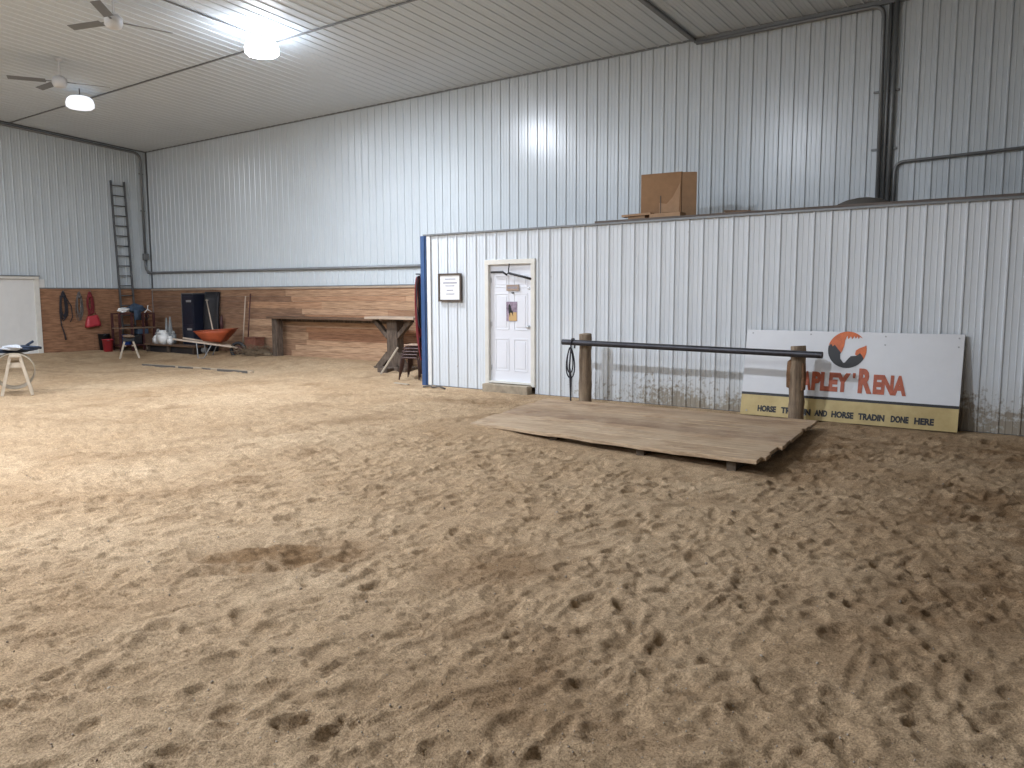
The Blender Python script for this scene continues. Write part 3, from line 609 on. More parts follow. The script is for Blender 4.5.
# ------------------------------------------------------------------ conduits
def rounded(pts, r=.12, n=5):
    out = [Vector(pts[0])]
    for a, b, c in zip(pts, pts[1:], pts[2:]):
        a, b, c = Vector(a), Vector(b), Vector(c); p = b+(a-b).normalized()*r; q_ = b+(c-b).normalized()*r
        for k in range(n+1): t_ = k/n; out.append(p*(1-t_)**2+b*2*t_*(1-t_)+q_*t_*t_)
    out.append(Vector(pts[-1])); return out
YC = YB-.055; XC = XL+.06
def strap(par, x, y, z, nrm):
    bm = NB(); bx(bm, (x, y, z), (.14, .03, .03) if nrm == 'y' else (.03, .14, .03)); obj('clamp', bm, M['conduit'], par, bevel=.003)
t = thing('electrical_conduit', 'grey conduit running down the far left corner and along the back wall', 'conduit')
bm = NB(); pts = [(XC, 3.0, ceil_z(3.)-.09), (XC, 13.18, ceil_z(13.18)-.10), (XC, 13.18, 3.0)]; tube(bm, rounded(pts, .22), .036, 10); obj('drop_pipe', bm, M['conduit'], t, True)
bm = NB(); bx(bm, (XC+.02, 13.18, 2.92), (.11, .16, .20)); obj('junction_box', bm, M['conduit'], t, bevel=.01)
bm = NB(); tube(bm, rounded([(XC, 13.18, 2.85), (XC, 13.18, 2.45), (XC+.1, YC, 2.44), (-10.6, YC, 2.37)], .16), .034, 10); obj('run_pipe', bm, M['conduit'], t, True)
for z in (4.3, 5.4): strap(t, XC-.02, 13.18, z, 'x')
for x in (-20, -16.5, -13): strap(t, x, YC+.02, 2.42-.0055*(x+23), 'y')
t = thing('ceiling_conduit', 'dark conduit along the top of the back wall turning down beside the roof edge', 'conduit')
bm = NB(); tube(bm, rounded([(-5.95, YC-.01, H0-.085), (-2.97, YC-.01, H0-.085), (-2.94, YC-.01, BZ)], .16), .032, 10); obj('pipe', bm, M['conduit'], t, True)
bm = NB(); tube(bm, [(-2.875, YC+.012, H0), (-2.875, YC+.012, BZ)], .026, 8); obj('second_pipe', bm, M['conduit'], t, True)
for z in (3.9, 4.75): strap(t, -3.0, YC+.02, z, 'y')
t = thing('riser_pipe', 'dark vertical pipe right of the bent conduit on the back wall', 'pipe')
bm = NB(); tube(bm, [(-2.79, YC-.005, H0-.01), (-2.80, YC-.005, BZ)], .034, 10); obj('pipe', bm, M['conduit'], t, True)
for z in (3.9, 4.75): strap(t, -2.78, YC+.02, z, 'y')
t = thing('branch_conduit', 'thin conduit rising from the roof edge and running right along the wall', 'conduit')
bm = NB(); tube(bm, rounded([(-2.72, YC, BZ), (-2.72, YC, 3.68), (2.5, YC, 3.80)], .14), .024, 10); obj('pipe', bm, M['conduit'], t, True)
for x in (-1.5, .5): strap(t, x, YC+.02, 3.68+.0233*(x+2.66), 'y')

# ------------------------------------------------------------------ lamps and fans
LD = .14
def lamp(x, y, pw, lab, dim=False):
    t = thing('ceiling_light', lab, 'light', (x, y, ceil_z(y)-LD), group='round high bay lamps')
    bm = NB(); tube(bm, [(0, 0, LD-.02), (0, 0, -.10)], .012, 8); obj('hanger', bm, M['housing'], t)
    bm = NB(); lathe(bm, [(.06, -.02), (.10, -.05), (.13, -.09), (.15, -.11), (.15, -.12)], 28); obj('housing', bm, M['housing'], t, True)
    if dim: mm = M['diffdim']
    else: mm = M['diff']
    if not dim: lb = lamp_light(x, y, pw); lb.parent = t; lb.location = (0, 0, -.345)
    bm = NB(); lathe(bm, [(.14, -.05), (.21, -.07), (.265, -.12), (.29, -.20), (.285, -.28), (.255, -.30)], 28); obj('frosted_shade', bm, M['shade'] if not dim else M['diffdim'], t, True)
    bm = NB(); lathe(bm, [(.252, -.301), (.24, -.315), (.15, -.33), (.0, -.335)], 28); obj('diffuser', bm, mm, t, True)
lamp(*LAMPS[0], 'brightly lit round high bay lamp under the white ceiling')
lamp(*LAMPS[1], 'dim far round high bay lamp near the left end wall', True)
for k, L_ in enumerate(LAMPS[2:]): lamp(*L_, ['round ceiling lamp over the middle of the sand', 'round ceiling lamp nearest the camera', 'round ceiling lamp at the far left over the sand', 'unseen fill lamp added at the rear, left one', 'unseen fill lamp added at the rear, right one'][k])
def fan(x, y, z, angs, lab):
    t = thing('ceiling_fan', lab, 'fan', (x, y, z), group='ceiling fans'); top = ceil_z(y)-z
    bm = NB(); tube(bm, [(0, 0, .10), (0, 0, top)], .014, 8); obj('down_rod', bm, M['fanw'], t)
    bm = NB(); lathe(bm, [(.05, top-.07), (.07, top-.03), (.07, top-.005)], 16); obj('canopy', bm, M['fanw'], t, True)
    bm = NB(); lathe(bm, [(.05, -.12), (.11, -.10), (.14, -.03), (.14, .05), (.09, .10), (.03, .12)], 20); obj('motor', bm, M['fanw'], t, True)
    for a in angs:
        c, s_ = math.cos(math.radians(a)), math.sin(math.radians(a)); bm = NB(); rot = Euler((.22, 0, math.radians(a)), 'XYZ').to_matrix()
        bx(bm, (c*.57, s_*.57, 0), (.66, .15, .010), rot); bl = obj('blade', bm, M['fand'], t, bevel=.004)
        bm = NB(); bx(bm, (c*.19, s_*.19, 0), (.20, .035, .012), Euler((0, 0, math.radians(a))).to_matrix()); obj('blade_iron', bm, M['fand'], bl)
fan(-13.05, 6.92, 6.08, (197, 77, 317), 'white ceiling fan with grey blades hanging nearer the camera')
fan(-17.1, 7.9, 5.98, (240, 66, 180), 'white ceiling fan hanging farther away toward the end wall')

# ------------------------------------------------------------------ left wall: ladder and tack
t = thing('extension_ladder', 'tall grey aluminium ladder leaning in the far left corner', 'ladder', (0, 0, 0))
A0, A1 = Vector((-23.60, 12.30, .12)), Vector((XL+.09, 12.22, 5.10)); wv = Vector((0, .40, 0))
for k in range(2):
    bm = NB(); lim(bm, A0+wv*k, A1+wv*k, .035, .075, (1, 0, 0)); obj('rail', bm, M['alu'], t, bevel=.004)
n = 17
for k in range(n):
    a = A0.lerp(A1, (k+.55)/n); bm = NB(); tube(bm, [a, a+wv], .017, 8); obj('rung', bm, M['alu'], t, True)
for k in range(2):
    bm = NB(); bx(bm, A0+wv*k+Vector((0, 0, .0)), (.09, .055, .04)); obj('foot', bm, M['blackpl'], t)
def coil(name, lab, y, w_, ztop, zbot, n, m_, r=.010, seed=0, x=XL+.075, extra=None):
    t = thing(name, lab, 'rope', (x, y, ztop)); rn = random.Random(seed)
    bm = NB(); tube(bm, [(-.04, 0, .02), (.05, 0, .015), (.06, 0, .05)], .008, 8); obj('hook', bm, M['conduit'], t)
    for k in range(n):
        bm = NB(); L_ = (ztop-zbot)*rn.uniform(.72, 1.0); ww = w_*rn.uniform(.55, 1.0); cx = rn.uniform(-.04, .04); pts = []
        for i in range(22):
            a = i/21*2*PI; s_ = math.sin(a/2); pts.append((.015*k/n*3-.0+rn.uniform(0, .004), cx*s_+math.sin(a)*ww*(.4+.6*s_), -L_*(1-math.cos(a))/2+.02*(1-s_)))
        tube(bm, pts, r, 6); obj('loop', bm, m_, t, True)
    bm = NB(); lathe(bm, [(.02, -.16), (.06, -.13), (.06, -.09), (.02, -.06)], 10, (.03, 0, 0)); obj('wrap', bm, m_, t, True)
    return t
t = coil('rope_coil', 'dark rope coil with a long dangling tail hanging nearest the sliding door', 10.68, .12, 1.85, .95, 7, M['darkrope'], .014, 1)
bm = NB(); tube(bm, [(.02, -.08, -.1), (.03, -.12, -.6), (.03, -.09, -.95), (.03, -.02, -1.2), (.03, .0, -1.35)], [.014, .014, .016, .018, .026], 8); obj('tail', bm, M['darkrope'], t, True)
bm = NB(); tube(bm, [(.02, .02, -.05), (.03, .20, -.40), (.03, .22, -.7), (.03, .15, -.85)], .014, 8); obj('strap', bm, M['darkrope'], t, True)
coil('wire_coil', 'grey wire coil hanging between the dark rope and the red halter', 11.12, .10, 1.83, 1.02, 8, M['greyrope'], .009, 2)
coil('halter', 'dark red rope halter hanging above the red feed bag', 11.42, .10, 1.84, 1.15, 6, M['redrope'], .014, 3)
t = thing('feed_bag', 'bright red feed bag hanging below the red halter on the wood wall', 'bag', (XL+.12, 11.45, .84))
bm = NB(); vs_ = bx(bm, (0, 0, .17), (.14, .40, .32)); bmesh.ops.subdivide_edges(bm, edges=bm.edges[:], cuts=4, use_grid_fill=True)
for v in bm.verts: k = v.co.z/.33; v.co.y *= 1.0-.32*k*k; v.co.x *= 1-.5*k; v.co.z += .02*math.sin(v.co.y*9)
obj('pouch', bm, M['red'], t, True)
bm = NB(); tube(bm, [(0, -.12, .30), (0, -.10, .42), (0, -.02, .52), (0, .08, .42), (0, .12, .30)], .012, 6); obj('handle', bm, M['redrope'], t, True)

# ------------------------------------------------------------------ junk in the far corner
def bucket(name, lab, x, y, m_, r=.15, h=.30, z=None, handle=True):
    z = terr(x, y) if z is None else z; t = thing(name, lab, 'bucket', (x, y, z)); bm = NB()
    lathe(bm, [(r*.8, 0), (r, h), (r*1.06, h), (r*1.06, h+.015), (r*.94, h+.015), (r*.76, .02)], 20); obj('pail', bm, m_, t, True)
    if handle:
        bm = NB(); tube(bm, [(r*1.02*math.cos(a), -.02-.10*abs(math.sin(a))*1.0, h-.01-.02*abs(math.sin(a))) for a in [PI*k/10 for k in range(11)]], .005, 6); obj('bail', bm, M['conduit'], t, True)
    return t
bucket('red_bucket', 'red plastic bucket on the sand left of the maroon rack', -23.22, 11.62, M['red'], .15, .34)
bucket('black_bucket', 'black bucket standing behind the red bucket by the wood wall', -23.62, 11.72, M['blackpl'], .16, .46)
RX, RY0, RY1 = -22.95, 11.86, 12.90; gz = .14
t = thing('storage_rack', 'maroon steel rack with a narrow shelf in the far corner', 'rack', (0, 0, 0))
for x in (RX, RX-.42):
    for y in (RY0, RY0+.36, RY1-.34, RY1) if x == RX else (RY0, RY1):
        zt = 1.24 if y in (RY0, RY1) or x != RX else 1.2
        bm = NB(); bx(bm, (x, y, (gz+zt)/2-.03), (.055, .055, zt-gz+.06)); obj('upright', bm, M['maroon'], t)
bm = NB(); bx(bm, (RX-.21, (RY0+RY1)/2, .80), (.48, RY1-RY0+.05, .035)); o = obj('shelf', bm, M['oldwood'], t)
bm = NB(); bx(bm, (RX-.21, (RY0+RY1)/2, .30), (.48, RY1-RY0+.05, .035)); obj('shelf', bm, M['maroon'], t)
for z in (1.22,):
    bm = NB(); bx(bm, (RX, (RY0+RY1)/2, z), (.04, RY1-RY0, .04)); bx(bm, (RX-.42, (RY0+RY1)/2, z), (.04, RY1-RY0, .04)); obj('top_bar', bm, M['maroon'], t)
def blob(bm, c, s, seed, sub=3, amp=.18):
    rn = random.Random(seed); ph = [rn.uniform(0, 6) for _ in range(6)]
    r_ = bmesh.ops.create_icosphere(bm, subdivisions=sub, radius=1)
    for v in r_['verts']:
        p = v.co; k = 1+amp*(math.sin(p.x*4+ph[0])*math.cos(p.y*5+ph[1])+.6*math.sin(p.z*6+ph[2]+p.x*3)); v.co = Vector((p.x*s[0]*k+c[0], p.y*s[1]*k+c[1], p.z*s[2]*k+c[2]))
bm = NB(); blob(bm, (RX-.12, 12.43, 1.36), (.14, .26, .13), 4); bx(bm, (RX+.03, 12.39, 1.18), (.03, .20, .30)); o = obj('saddle_blanket', bm, M['greyblue'], smooth=True); tag(o, 'faded blue cloth heap draped over the top of the rack', 'cloth')
bm = NB(); blob(bm, (RX-.1, 12.05, 1.33), (.10, .15, .07), 5, 3, .25); o = obj('white_rag', bm, M['jug'], smooth=True); tag(o, 'crumpled white rag on the top left of the rack', 'cloth')
t = thing('metal_bracket', 'small pale forked bracket on the top right of the rack', 'bracket', (RX, 12.72, 1.24))
bm = NB(); tube(bm, [(0, -.10, .0), (0, 0, .10), (0, .02, .22)], .014, 6); tube(bm, [(0, 0, .10), (0, .12, .02)], .014, 6); obj('fork', bm, M['jug'], t, True)
bm = NB(); tube(bm, [(0, -.02, .0), (.02, .02, -.12), (.02, -.05, -.22), (.02, -.10, -.14)], .018, 6); obj('hook', bm, M['blackpl'], t, True)
bm = NB(); lathe(bm, [(.15, 0), (.17, .27), (.18, .27), (.18, .29), (.15, .29)], 18, (RX-.12, 12.08, .318)); o = obj('blue_tub', bm, M['tarp'], smooth=True); tag(o, 'bright blue tub on the lower shelf of the rack', 'tub')
bm = NB(); bx(bm, (RX-.1, 12.55, .69), (.22, .34, .16)); o = obj('blue_box', bm, M['greyblue'], bevel=.02); tag(o, 'dull blue box tucked under the middle shelf of the rack', 'box')
bm = NB(); bx(bm, (RX-.12, 12.68, .46), (.28, .24, .28)); bx(bm, (RX-.12, 12.68, .61), (.30, .26, .02)); o = obj('tool_crate', bm, M['brownplank'], bevel=.008); tag(o, 'dark brown lidded crate at the right end of the lower rack shelf', 'crate')
bm = NB(); bx(bm, (RX-.1, 12.36, .46), (.30, .26, .27)); o = obj('dark_crate', bm, M['blackpl'], bevel=.02); tag(o, 'black crate beneath the dull blue box on the rack', 'crate')
def jug(name, lab, x, y, z, w_, d_, h, m_=None, cap=True):
    t = thing(name, lab, 'jug', (x, y, z)); bm = NB(); bx(bm, (0, 0, h*.4), (w_, d_, h*.8)); bmesh.ops.bevel(bm, geom=bm.edges[:], offset=min(w_, d_)*.18, segments=2, affect='EDGES'); obj('body', bm, m_ or M['jug'], t, True)
    bm = NB(); lathe(bm, [(w_*.42, h*.78), (w_*.26, h*.9), (w_*.22, h)], 12); obj('neck', bm, m_ or M['jug'], t, True)
    bm = NB(); tube(bm, [(w_*.12, 0, h*.95), (w_*.38, 0, h*.93), (w_*.42, 0, h*.75)], .012, 6); obj('handle', bm, m_ or M['jug'], t, True)
# low dark bench carrying the jugs
t = thing('low_bench', 'low dark bench holding white jugs between rack and cabinet', 'bench', (0, 0, 0))
bm = NB(); bx(bm, (-21.40, 12.62, .33), (2.65, .40, .045)); obj('top', bm, M['brownplank'], t, bevel=.004)
for x in (-22.6, -21.5, -20.2):
    bm = NB(); bx(bm, (x, 12.62, .22), (.06, .36, .2)); obj('leg', bm, M['darkwood'], t)
bm = NB(); bx(bm, (-21.40, 12.66, .20), (2.5, .25, .20)); obj('under_dark', bm, M['blackpl'], t)  # black block added for the dark beneath the bench top
jug('white_jug', 'large square white jug on the low dark bench', -21.86, 12.54, .352, .40, .24, .40)
jug('white_jug', 'small white jug at the right end of the low bench', -21.50, 12.54, .352, .20, .15, .24)
jug('white_jug', 'short white jug left of the large square jug', -22.26, 12.56, .352, .22, .16, .24)
jug('grey_jug', 'narrow grey jug just right of the large square jug', -21.62, 12.72, .352, .14, .13, .38, M['greypl'])
jug('grey_jug', 'grey jug standing behind the short white jug', -22.42, 12.72, .352, .15, .15, .42, M['greypl'])
for k, (x, y, h, lab) in enumerate(((-22.15, 12.95, 1.12, 'tall pale grey cone standing behind the large white jug'), (-22.5, 13.04, 1.08, 'slim grey cone nearer the rack behind the bench'))):
    bm = NB(); z0 = terr(x, y); lathe(bm, [(.17-.05*k, -.01), (.17-.05*k, .03), (.12-.03*k, .04), (.02, h-z0), (.0, h-z0+.01)], 20, (x, y, z0)); o = obj('grey_cone', bm, M['greypl'], smooth=True); tag(o, lab, 'cone')
# small stool-like sawhorse in front
def sawhorse(x, y, rz, lab, h=.62, w_=.55, sp=.26, m_='pale', toplab=None, topm='blackpl', toph=.1):
    z = terr(x, y); t = thing('sawhorse', lab, 'sawhorse', (x, y, z), rz)
    bm = NB(); bx(bm, (0, 0, h-toph/2), (w_, .14, toph)); obj('beam', bm, M[topm], t, bevel=.01)
    for sx in (-1, 1):
        for sy in (-1, 1):
            bm = NB(); lim(bm, (sx*(w_/2-.04), sy*.05, h-toph), (sx*(w_/2+.10), sy*sp, -.02), .04, .05, (1, 0, 0)); obj('leg', bm, M[m_], t, bevel=.003)
        bm = NB(); zc = h*.62; lim(bm, (sx*(w_/2-.05), -sp*.42, zc), (sx*(w_/2-.05), sp*.42, zc), .06, .03); obj('brace', bm, M[m_], t)
    return t
sawhorse(-21.85, 11.52, math.radians(62), 'small pale legged sawhorse with a dark top before the rack', .57, .30, .13)
bm = NB(); blob(bm, (-21.85, 11.52, terr(-21.85, 11.52)+.615), (.19, .13, .05), 8, 3, .12); o = obj('tan_cloth', bm, M['oldwood'], smooth=True); tag(o, 'folded tan cloth on top of the small dark topped sawhorse', 'cloth')
# cabinet
t = thing('steel_cabinet', 'tall black steel cabinet against the wooden wall', 'cabinet', (-21.17, 13.13, .12))
bm = NB(); bx(bm, (0, 0, .83), (.56, .38, 1.66)); obj('body', bm, M['cab'], t, bevel=.008)
for k, z in enumerate((.42, 1.22)):
    bm = NB(); bx(bm, (0, -.20, z), (.52, .02, .76)); dr = obj('drawer', bm, M['cab'], t, bevel=.005)
    bm = NB(); bx(bm, (.10, -.225, z+.24), (.22, .03, .06)); obj('handle', bm, M['silver'], dr, bevel=.008)
bm = NB(); bx(bm, (0, 0, 1.675), (.60, .41, .03)); obj('cabinet_top', bm, M['alu'], t)
bm = NB(); bx(bm, (-.297, 0, .83), (.03, .40, 1.66)); obj('side_panel', bm, M['alu'], t)
bm = NB(); zz = terr(-20.6, 13.1); vs_ = bx(bm, (0, 0, .84), (.62, .05, 1.68)); bmesh.ops.subdivide_edges(bm, edges=bm.edges[:], cuts=6, use_grid_fill=True)
for v in bm.verts: v.co.y += .03*math.sin(v.co.x*9)+.02*math.sin(v.co.z*4)
o = obj('rubber_mat', bm, M['blackpl'], smooth=True, loc=(-20.45, 13.14, zz)); o.rotation_euler = (-.085, 0, .05); tag(o, 'black rubber mat leaning on the wall right of the cabinet', 'mat')
bm = NB(); blob(bm, (-20.02, 13.25, .95), (.05, .05, .22), 9); o = obj('red_strap', bm, M['maroon'], smooth=True); tag(o, 'dark red strap hanging beside the black mat', 'strap')
# wheelbarrow: handles to the left, wheel to the right
wa = Vector((-20.1, 11.95, 0)); wb_ = Vector((-18.62, 12.88, 0)); wl = (wb_-wa).length; wr = math.atan2(wb_.y-wa.y, wb_.x-wa.x)
zz = terr(-19.4, 12.4); t = thing('wheelbarrow', 'wheelbarrow with an orange tray parked by the wooden wall', 'wheelbarrow', (wa.x, wa.y, zz), wr)
for s_ in (-1, 1):
    bm = NB(); lim(bm, (0, s_*.28, .50), (wl-.05, s_*.10, .26), .04, .045); obj('handle_bar', bm, M['handlewood'], t, bevel=.006)
    bm = NB(); tube(bm, [(.62, s_*.22, .42), (.66, s_*.24, -.01), (.82, s_*.24, -.01), (1.02, s_*.17, .36)], .014, 8); obj('leg', bm, M['greypl'], t, True)
bm = NB()
tp = [(.60, -.31, .70), (1.56, -.31, .76), (1.56, .31, .76), (.60, .31, .70)]; bt = [(.80, -.20, .44), (1.26, -.20, .41), (1.26, .20, .41), (.80, .20, .44)]
a = [bm.verts.new(p) for p in tp]; b = [bm.verts.new(p) for p in bt]
for k in range(4): bm.faces.new((a[k], a[(k+1) % 4], b[(k+1) % 4], b[k]))
bm.faces.new(b); bmesh.ops.subdivide_edges(bm, edges=bm.edges[:], cuts=2, use_grid_fill=True)
o = obj('tray', bm, M['orangetray'], t, True); sm = o.modifiers.new('s', 'SOLIDIFY'); sm.thickness = .008
bm = NB(); tube(bm, tp, .014, 8, True); obj('tray_rim', bm, M['orangetray'], t, True)
bm = NB(); tube(bm, [(wl-.08+.19*math.cos(a_), 0, .19+.19*math.sin(a_)) for a_ in [2*PI*k/20 for k in range(20)]], .045, 10, True); wh = obj('wheel', bm, M['blackpl'], t, True)
bm = NB(); tube(bm, [(wl-.08, -.11, .19), (wl-.08, .11, .19)], .015, 8); tube(bm, [(wl-.08, -.04, .19), (wl-.08, .04, .19)], .12, 14); obj('hub', bm, M['maroon'], wh, True)
t = thing('shovel', 'shovel with a pale handle standing in the orange wheelbarrow', 'shovel', (0, 0, 0))
hb = wa+Vector((math.cos(wr), math.sin(wr), 0))*1.02; p0 = Vector((hb.x, hb.y, zz+.52)); p1 = Vector((-20.35, 13.02, 1.62))
bm = NB(); tube(bm, [p0, p1], .018, 8); obj('handle', bm, M['handlewood'], t, True)
bm = NB(); dv = (p1-p0).normalized(); lim(bm, p0-dv*.02, p0+dv*.24, .20, .012, (0, 1, 0)); obj('blade', bm, M['conduit'], t, bevel=.004)
bm = NB(); lim(bm, p1-dv*.02+Vector((-.06, 0, 0)), p1-dv*.02+Vector((.06, 0, 0)), .025, .025); obj('grip', bm, M['handlewood'], t, bevel=.005)
# odds and ends under the wheelbarrow
bm = NB(); blob(bm, (-20.15, 12.75, terr(-20.15, 12.75)+.09), (.10, .10, .10), 12, 3, .06); o = obj('grey_ball', bm, M['greypl'], smooth=True); tag(o, 'grey ball on the sand under the wheelbarrow handles', 'ball')
# wall tools right of the barrow
for k, (x, z0, z1, mm, lab) in enumerate(((-18.92, .35, 1.72, 'handlewood', 'pale handled rake leaning on the wood wall, left of the pitchfork'), (-18.70, .32, 1.78, 'maroon', 'dark red pitchfork leaning on the wood wall above the brush pile'))):
    t = thing('rake' if k == 0 else 'pitchfork', lab, 'tool', (x, YB-.14, 0)); bm = NB(); tube(bm, [(0, -.12, z0), (0, .03, z1)], .016, 8); obj('handle', bm, M[mm], t, True)
    bm = NB(); tube(bm, [(-.12, -.12, z0), (.12, -.12, z0)], .012, 6)
    for j in range(5): tube(bm, [(-.12+.06*j, -.12, z0), (-.12+.06*j, -.15, z0-.14)], .006, 6)
    obj('tines', bm, M['conduit'], t, True)
bm = NB(); bx(bm, (0, 0, .15), (.45, .30, .30)); bx(bm, (0, 0, .31), (.48, .33, .03)); o = obj('rusty_bin', bm, M['rust'], bevel=.01, loc=(-18.35, 13.12, .30)); tag(o, 'rusty red box on the brush pile near the square post', 'box')
bm = NB(); rn = random.Random(8)
blob(bm, (-18.1, 13.05, .16), (.50, .24, .15), 13, 4, .2)
for k in range(170):
    a = Vector((-18.15+rn.uniform(-.45, .5), 12.95+rn.uniform(-.35, .25), terr(-18.4, 12.9)+rn.uniform(.0, .22))); d_ = Vector((rn.uniform(-1, 1), rn.uniform(-1, 1), rn.uniform(-.3, .5))).normalized()*rn.uniform(.12, .38)
    b = a+d_; b.y = min(b.y, 13.3); b.z = max(b.z, .1); tube(bm, [a, (a+b)/2+Vector((0, 0, .03)), b], .006, 4)
o = obj('brush_pile', bm, M['straw']); tag(o, 'heap of dry brush and straw below the wall tools', 'brush', kind='stuff')
# half buried timber
t = thing('buried_timber', 'long grey timber half buried in the sand before the wooden wall', 'timber', (0, 0, 0))
bm = NB(); lim(bm, (-19.45, 10.62, -.012), (-15.5, 10.98, -.012), .11, .09); obj('beam', bm, M['dusty'], t, bevel=.012)
bm = NB()
for a, b in ((0, .33), (.36, .5), (.58, .66), (.72, .98)):
    p = Vector((-19.45, 10.565, -.008)).lerp(Vector((-15.5, 10.925, -.008)), a); q_ = Vector((-19.45, 10.565, -.008)).lerp(Vector((-15.5, 10.925, -.008)), b); lim(bm, p, q_, .02, .075)
obj('weathered_edge', bm, M['edge'], t)

# ------------------------------------------------------------------ bar plank and pedestal table
t = thing('bar_plank', 'long brown plank bar on a square post along the wooden wall', 'bar', (0, 0, 0))
bm = NB(); bx(bm, (-15.2, 13.14, 1.165), (4.75, .40, .055)); obj('top', bm, M['brownplank'], t, bevel=.006)
bm = NB(); bx(bm, (-17.34, 13.10, .62), (.20, .20, 1.04)); obj('post', bm, M['darkwood'], t, bevel=.012)
bm = NB(); bx(bm, (-15.2, 13.32, 1.10), (4.6, .05, .08)); obj('wall_cleat', bm, M['darkwood'], t)
TX, TY = -12.68, 12.72
t = thing('pedestal_table', 'heavy timber pedestal table with braced post near the blue corner post', 'table', (TX, TY, 0))
bm = NB(); bx(bm, (.10, 0, 1.225), (1.50, .62, .055)); obj('tabletop', bm, M['paleplank'], t, bevel=.008)
bm = NB(); bx(bm, (.0, 0, .62), (.28, .26, 1.16)); bx(bm, (.155, -.02, .6), (.05, .22, 1.12)); obj('post', bm, M['darkwood'], t, bevel=.02)
for s_ in (-1, 1):
    bm = NB(); lim(bm, (s_*.14, -.06, .80), (s_*.58, -.06, 1.19), .10, .11, (0, 1, 0)); obj('brace', bm, M['darkwood'], t, bevel=.01)
    bm = NB(); lim(bm, (s_*.12, -.05, .42), (s_*.46, -.12, .04), .16, .14, (0, 1, 0)); obj('foot_brace', bm, M['darkwood'], t, bevel=.01)
bm = NB(); bx(bm, (0, 0, .08), (1.0, .42, .14)); bx(bm, (0, 0, .08), (.30, .85, .12)); obj('base', bm, M['darkwood'], t, bevel=.015)
bm = NB(); lim(bm, (-12.52, 12.10, terr(-12.5, 12.1)), (-12.32, 12.44, .60), .05, .03); o = obj('pale_stick', bm, M['pale'], bevel=.004); o2 = o; tag(o, 'pale stick leaning against the base of the pedestal table', 'stick')
o.location = (0, 0, 0)
# stacked chairs
CX, CY = -11.50, 12.05
def make_chair(lab, z):
    t = thing('stacking_chair', lab, 'chair', (CX, CY, z), math.radians(112), group='stacked brown chairs by the blue post')
    bm = NB(); bx(bm, (0, .02, .44), (.42, .40, .025)); obj('seat', bm, M['chair'], t, bevel=.01)
    for s_ in (-1, 1):
        bm = NB(); tube(bm, rounded([(s_*.24, .22, -.02), (s_*.20, .19, .43), (s_*.20, -.18, .43), (s_*.24, -.22, -.02)], .07, 4), .016, 8); obj('side_frame', bm, M['chair'], t, True)
    bm = NB(); tube(bm, rounded([(-.20, -.16, .42), (-.21, -.27, .88), (.21, -.27, .88), (.20, -.16, .42)], .07, 4), .016, 8); obj('back_frame', bm, M['chair'], t, True)
    bm = NB(); bx(bm, (0, -.255, .76), (.38, .02, .20)); obj('backrest', bm, M['chair'], t, bevel=.01)
    return t
def copy_tree(o, par=None):
    c = o.copy(); COL.objects.link(c)
    if par: c.parent = par
    for ch in list(o.children): copy_tree(ch, c)
    return c
z0 = terr(CX, CY)+.01
ch0 = make_chair('brown stacking chair at the bottom of the stack, legs on the sand', z0)
for k, lab in enumerate(('brown stacking chair second from the bottom of the stack', 'brown stacking chair in the middle of the stack of five', 'brown stacking chair just under the topmost one', 'brown stacking chair topmost of the stack with its tan seat showing')):
    c = copy_tree(ch0); c.location = (CX+.012*(k+1), CY+.02*(k+1), z0+.062*(k+1)); c['label'] = lab
for ch in c.children:
    if ch.name.startswith('seat'): ch.data = ch.data.copy(); ch.data.materials[0] = M['seat']
# straps and halters hanging on the side of the tack room
t = thing('hanging_halters', 'tangle of dark red halters and straps hanging beside the blue post', 'halter', (BX0-.10, YX+.02, 0))
bm = NB(); tube(bm, [(.06, .0, 2.12), (-.05, .0, 2.12)], .012, 8); tube(bm, [(-.04, -.12, 2.12), (-.04, .22, 2.12)], .012, 8); obj('hook_bar', bm, M['conduit'], t)
for k in range(8):
    rn = random.Random(40+k); bm = NB(); z1 = rn.uniform(2.05, 2.13); z0_ = rn.uniform(.25, 1.2); yy = rn.uniform(-.10, .2); ww = rn.uniform(.03, .08); pts = []
    for i in range(20):
        a = i/19*2*PI; pts.append((-.02*math.sin(a*1.5)-.01*k, yy+math.sin(a)*ww, z1-(z1-z0_)*(1-math.cos(a))/2))
    tube(bm, pts, .013, 6); obj('strap', bm, M['redrope'] if k % 2 else M['darkrope'], t, True)
bm = NB(); lim(bm, (-11.25, 11.25, .0), (-10.75, 11.12, .01), .05, .02); o = obj('stray_stick', bm, M['pale']); o.location.z = .0; tag(o, 'short stick on the sand at the foot of the blue post', 'stick')
t = thing('sand_debris', 'small dark scrap half sunk in sand right of the blue post', 'debris', (-10.05, 11.05, .0)); bm = NB()
tube(bm, [(-.25, 0, .0), (-.1, .03, .03), (.02, -.02, .01), (.15, .0, .035), (.3, .0, .0)], .018, 6); obj('scrap', bm, M['edge'], t, True)

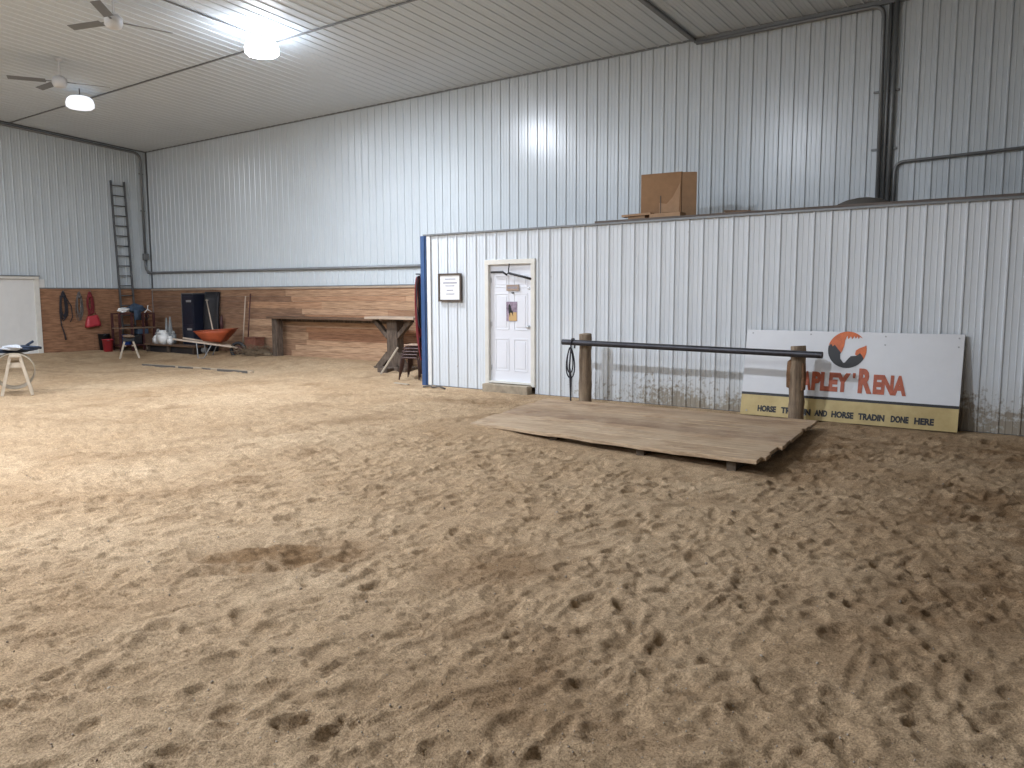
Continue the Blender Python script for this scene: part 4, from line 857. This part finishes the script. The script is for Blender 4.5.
# ------------------------------------------------------------------ saddle stand at the far left
sx_, sy_ = -15.55, 6.12; sz = terr(sx_, sy_)
t = thing('saddle_stand', 'bleached wooden A frame stand with hoops at the left edge', 'stand', (sx_, sy_, sz), math.radians(158))
bm = NB(); bx(bm, (0, 0, .68), (.66, .17, .05)); obj('top_board', bm, M['pale'], t, bevel=.008)
for s_ in (-1, 1):
    for q_ in (-1, 1):
        bm = NB(); lim(bm, (s_*.26, q_*.07, .68), (s_*.29, q_*.23, -.02), .05, .085, (1, 0, 0)); obj('leg', bm, M['pale'], t, bevel=.005)
    bm = NB(); bx(bm, (s_*.27, 0, .52), (.04, .24, .09)); obj('gusset', bm, M['pale'], t, bevel=.004)
for k, xx in enumerate((-.24, -.14, -.04, .06, .16, .26)):
    bm = NB(); tube(bm, [(xx+.03*math.sin(a*2+k), .02+.31*math.cos(a), .41+.31*math.sin(a)) for a in [2*PI*j/28 for j in range(28)]], .010, 6, True); obj('hoop', bm, M['wire'], t, True)
bm = NB()
for j in range(16):
    a = math.radians(-60+j*20); tube(bm, [(-.24, .02+.31*math.cos(a), .41+.31*math.sin(a)), (.24, .02+.31*math.cos(a), .41+.31*math.sin(a))], .006, 6)
obj('cross_wires', bm, M['wire'], t, True)
rz = math.radians(68); R_ = Matrix.Rotation(rz, 4, 'Z')
def at_stand(u, v, z): p = R_ @ Vector((u, v, 0)); return (sx_+p.x, sy_+p.y, sz+z)
def drape(name, lab, u, v, z, s, m_, seed, cat='cloth', amp=.14):
    bm = NB(); blob(bm, (0, 0, 0), s, seed, 4, amp); o = obj(name, bm, m_, smooth=True, loc=at_stand(u, v, z)); o.rotation_euler = (0, 0, rz); return tag(o, lab, cat)
drape('navy_jacket', 'crumpled navy jacket on the right end of the saddle stand', .14, .0, .80, (.24, .15, .05), M['jacket'], 21)
drape('grey_pad', 'pale grey folded pad in the middle of the saddle stand', -.03, -.14, .82, (.15, .12, .05), M['padgrey'], 22)
drape('navy_blanket', 'dark navy blanket beneath the grey pad on the saddle stand', -.08, .04, .755, (.36, .18, .035), M['jacket'], 23)
drape('white_cushion', 'white cushion at the left edge beside the grey pad', -.46, -.14, .755, (.20, .14, .05), M['paper'], 24, 'cushion', .06)
bm = NB(); lim(bm, at_stand(.33, 0, .80), at_stand(.42, .02, .79), .05, .04); lim(bm, at_stand(.18, 0, .84), at_stand(.30, .02, .92), .06, .04); o = obj('jacket_sleeve', bm, M['jacket'], bevel=.015); o.parent = None; tag(o, 'dark strap end sticking out right of the navy jacket', 'strap')
# support for the cushion: a second low trestle mostly beyond the frame
t = thing('trestle', 'pale trestle under the white cushion at the picture edge', 'trestle', at_stand(-.80, -.12, 0), rz)
bm = NB(); bx(bm, (0, 0, .66), (.50, .16, .05)); obj('beam', bm, M['pale'], t, bevel=.006)
for s_ in (-1, 1):
    for q_ in (-1, 1):
        bm = NB(); lim(bm, (s_*.18, q_*.05, .64), (s_*.20, q_*.24, -.02), .04, .06, (1, 0, 0)); obj('leg', bm, M['pale'], t)
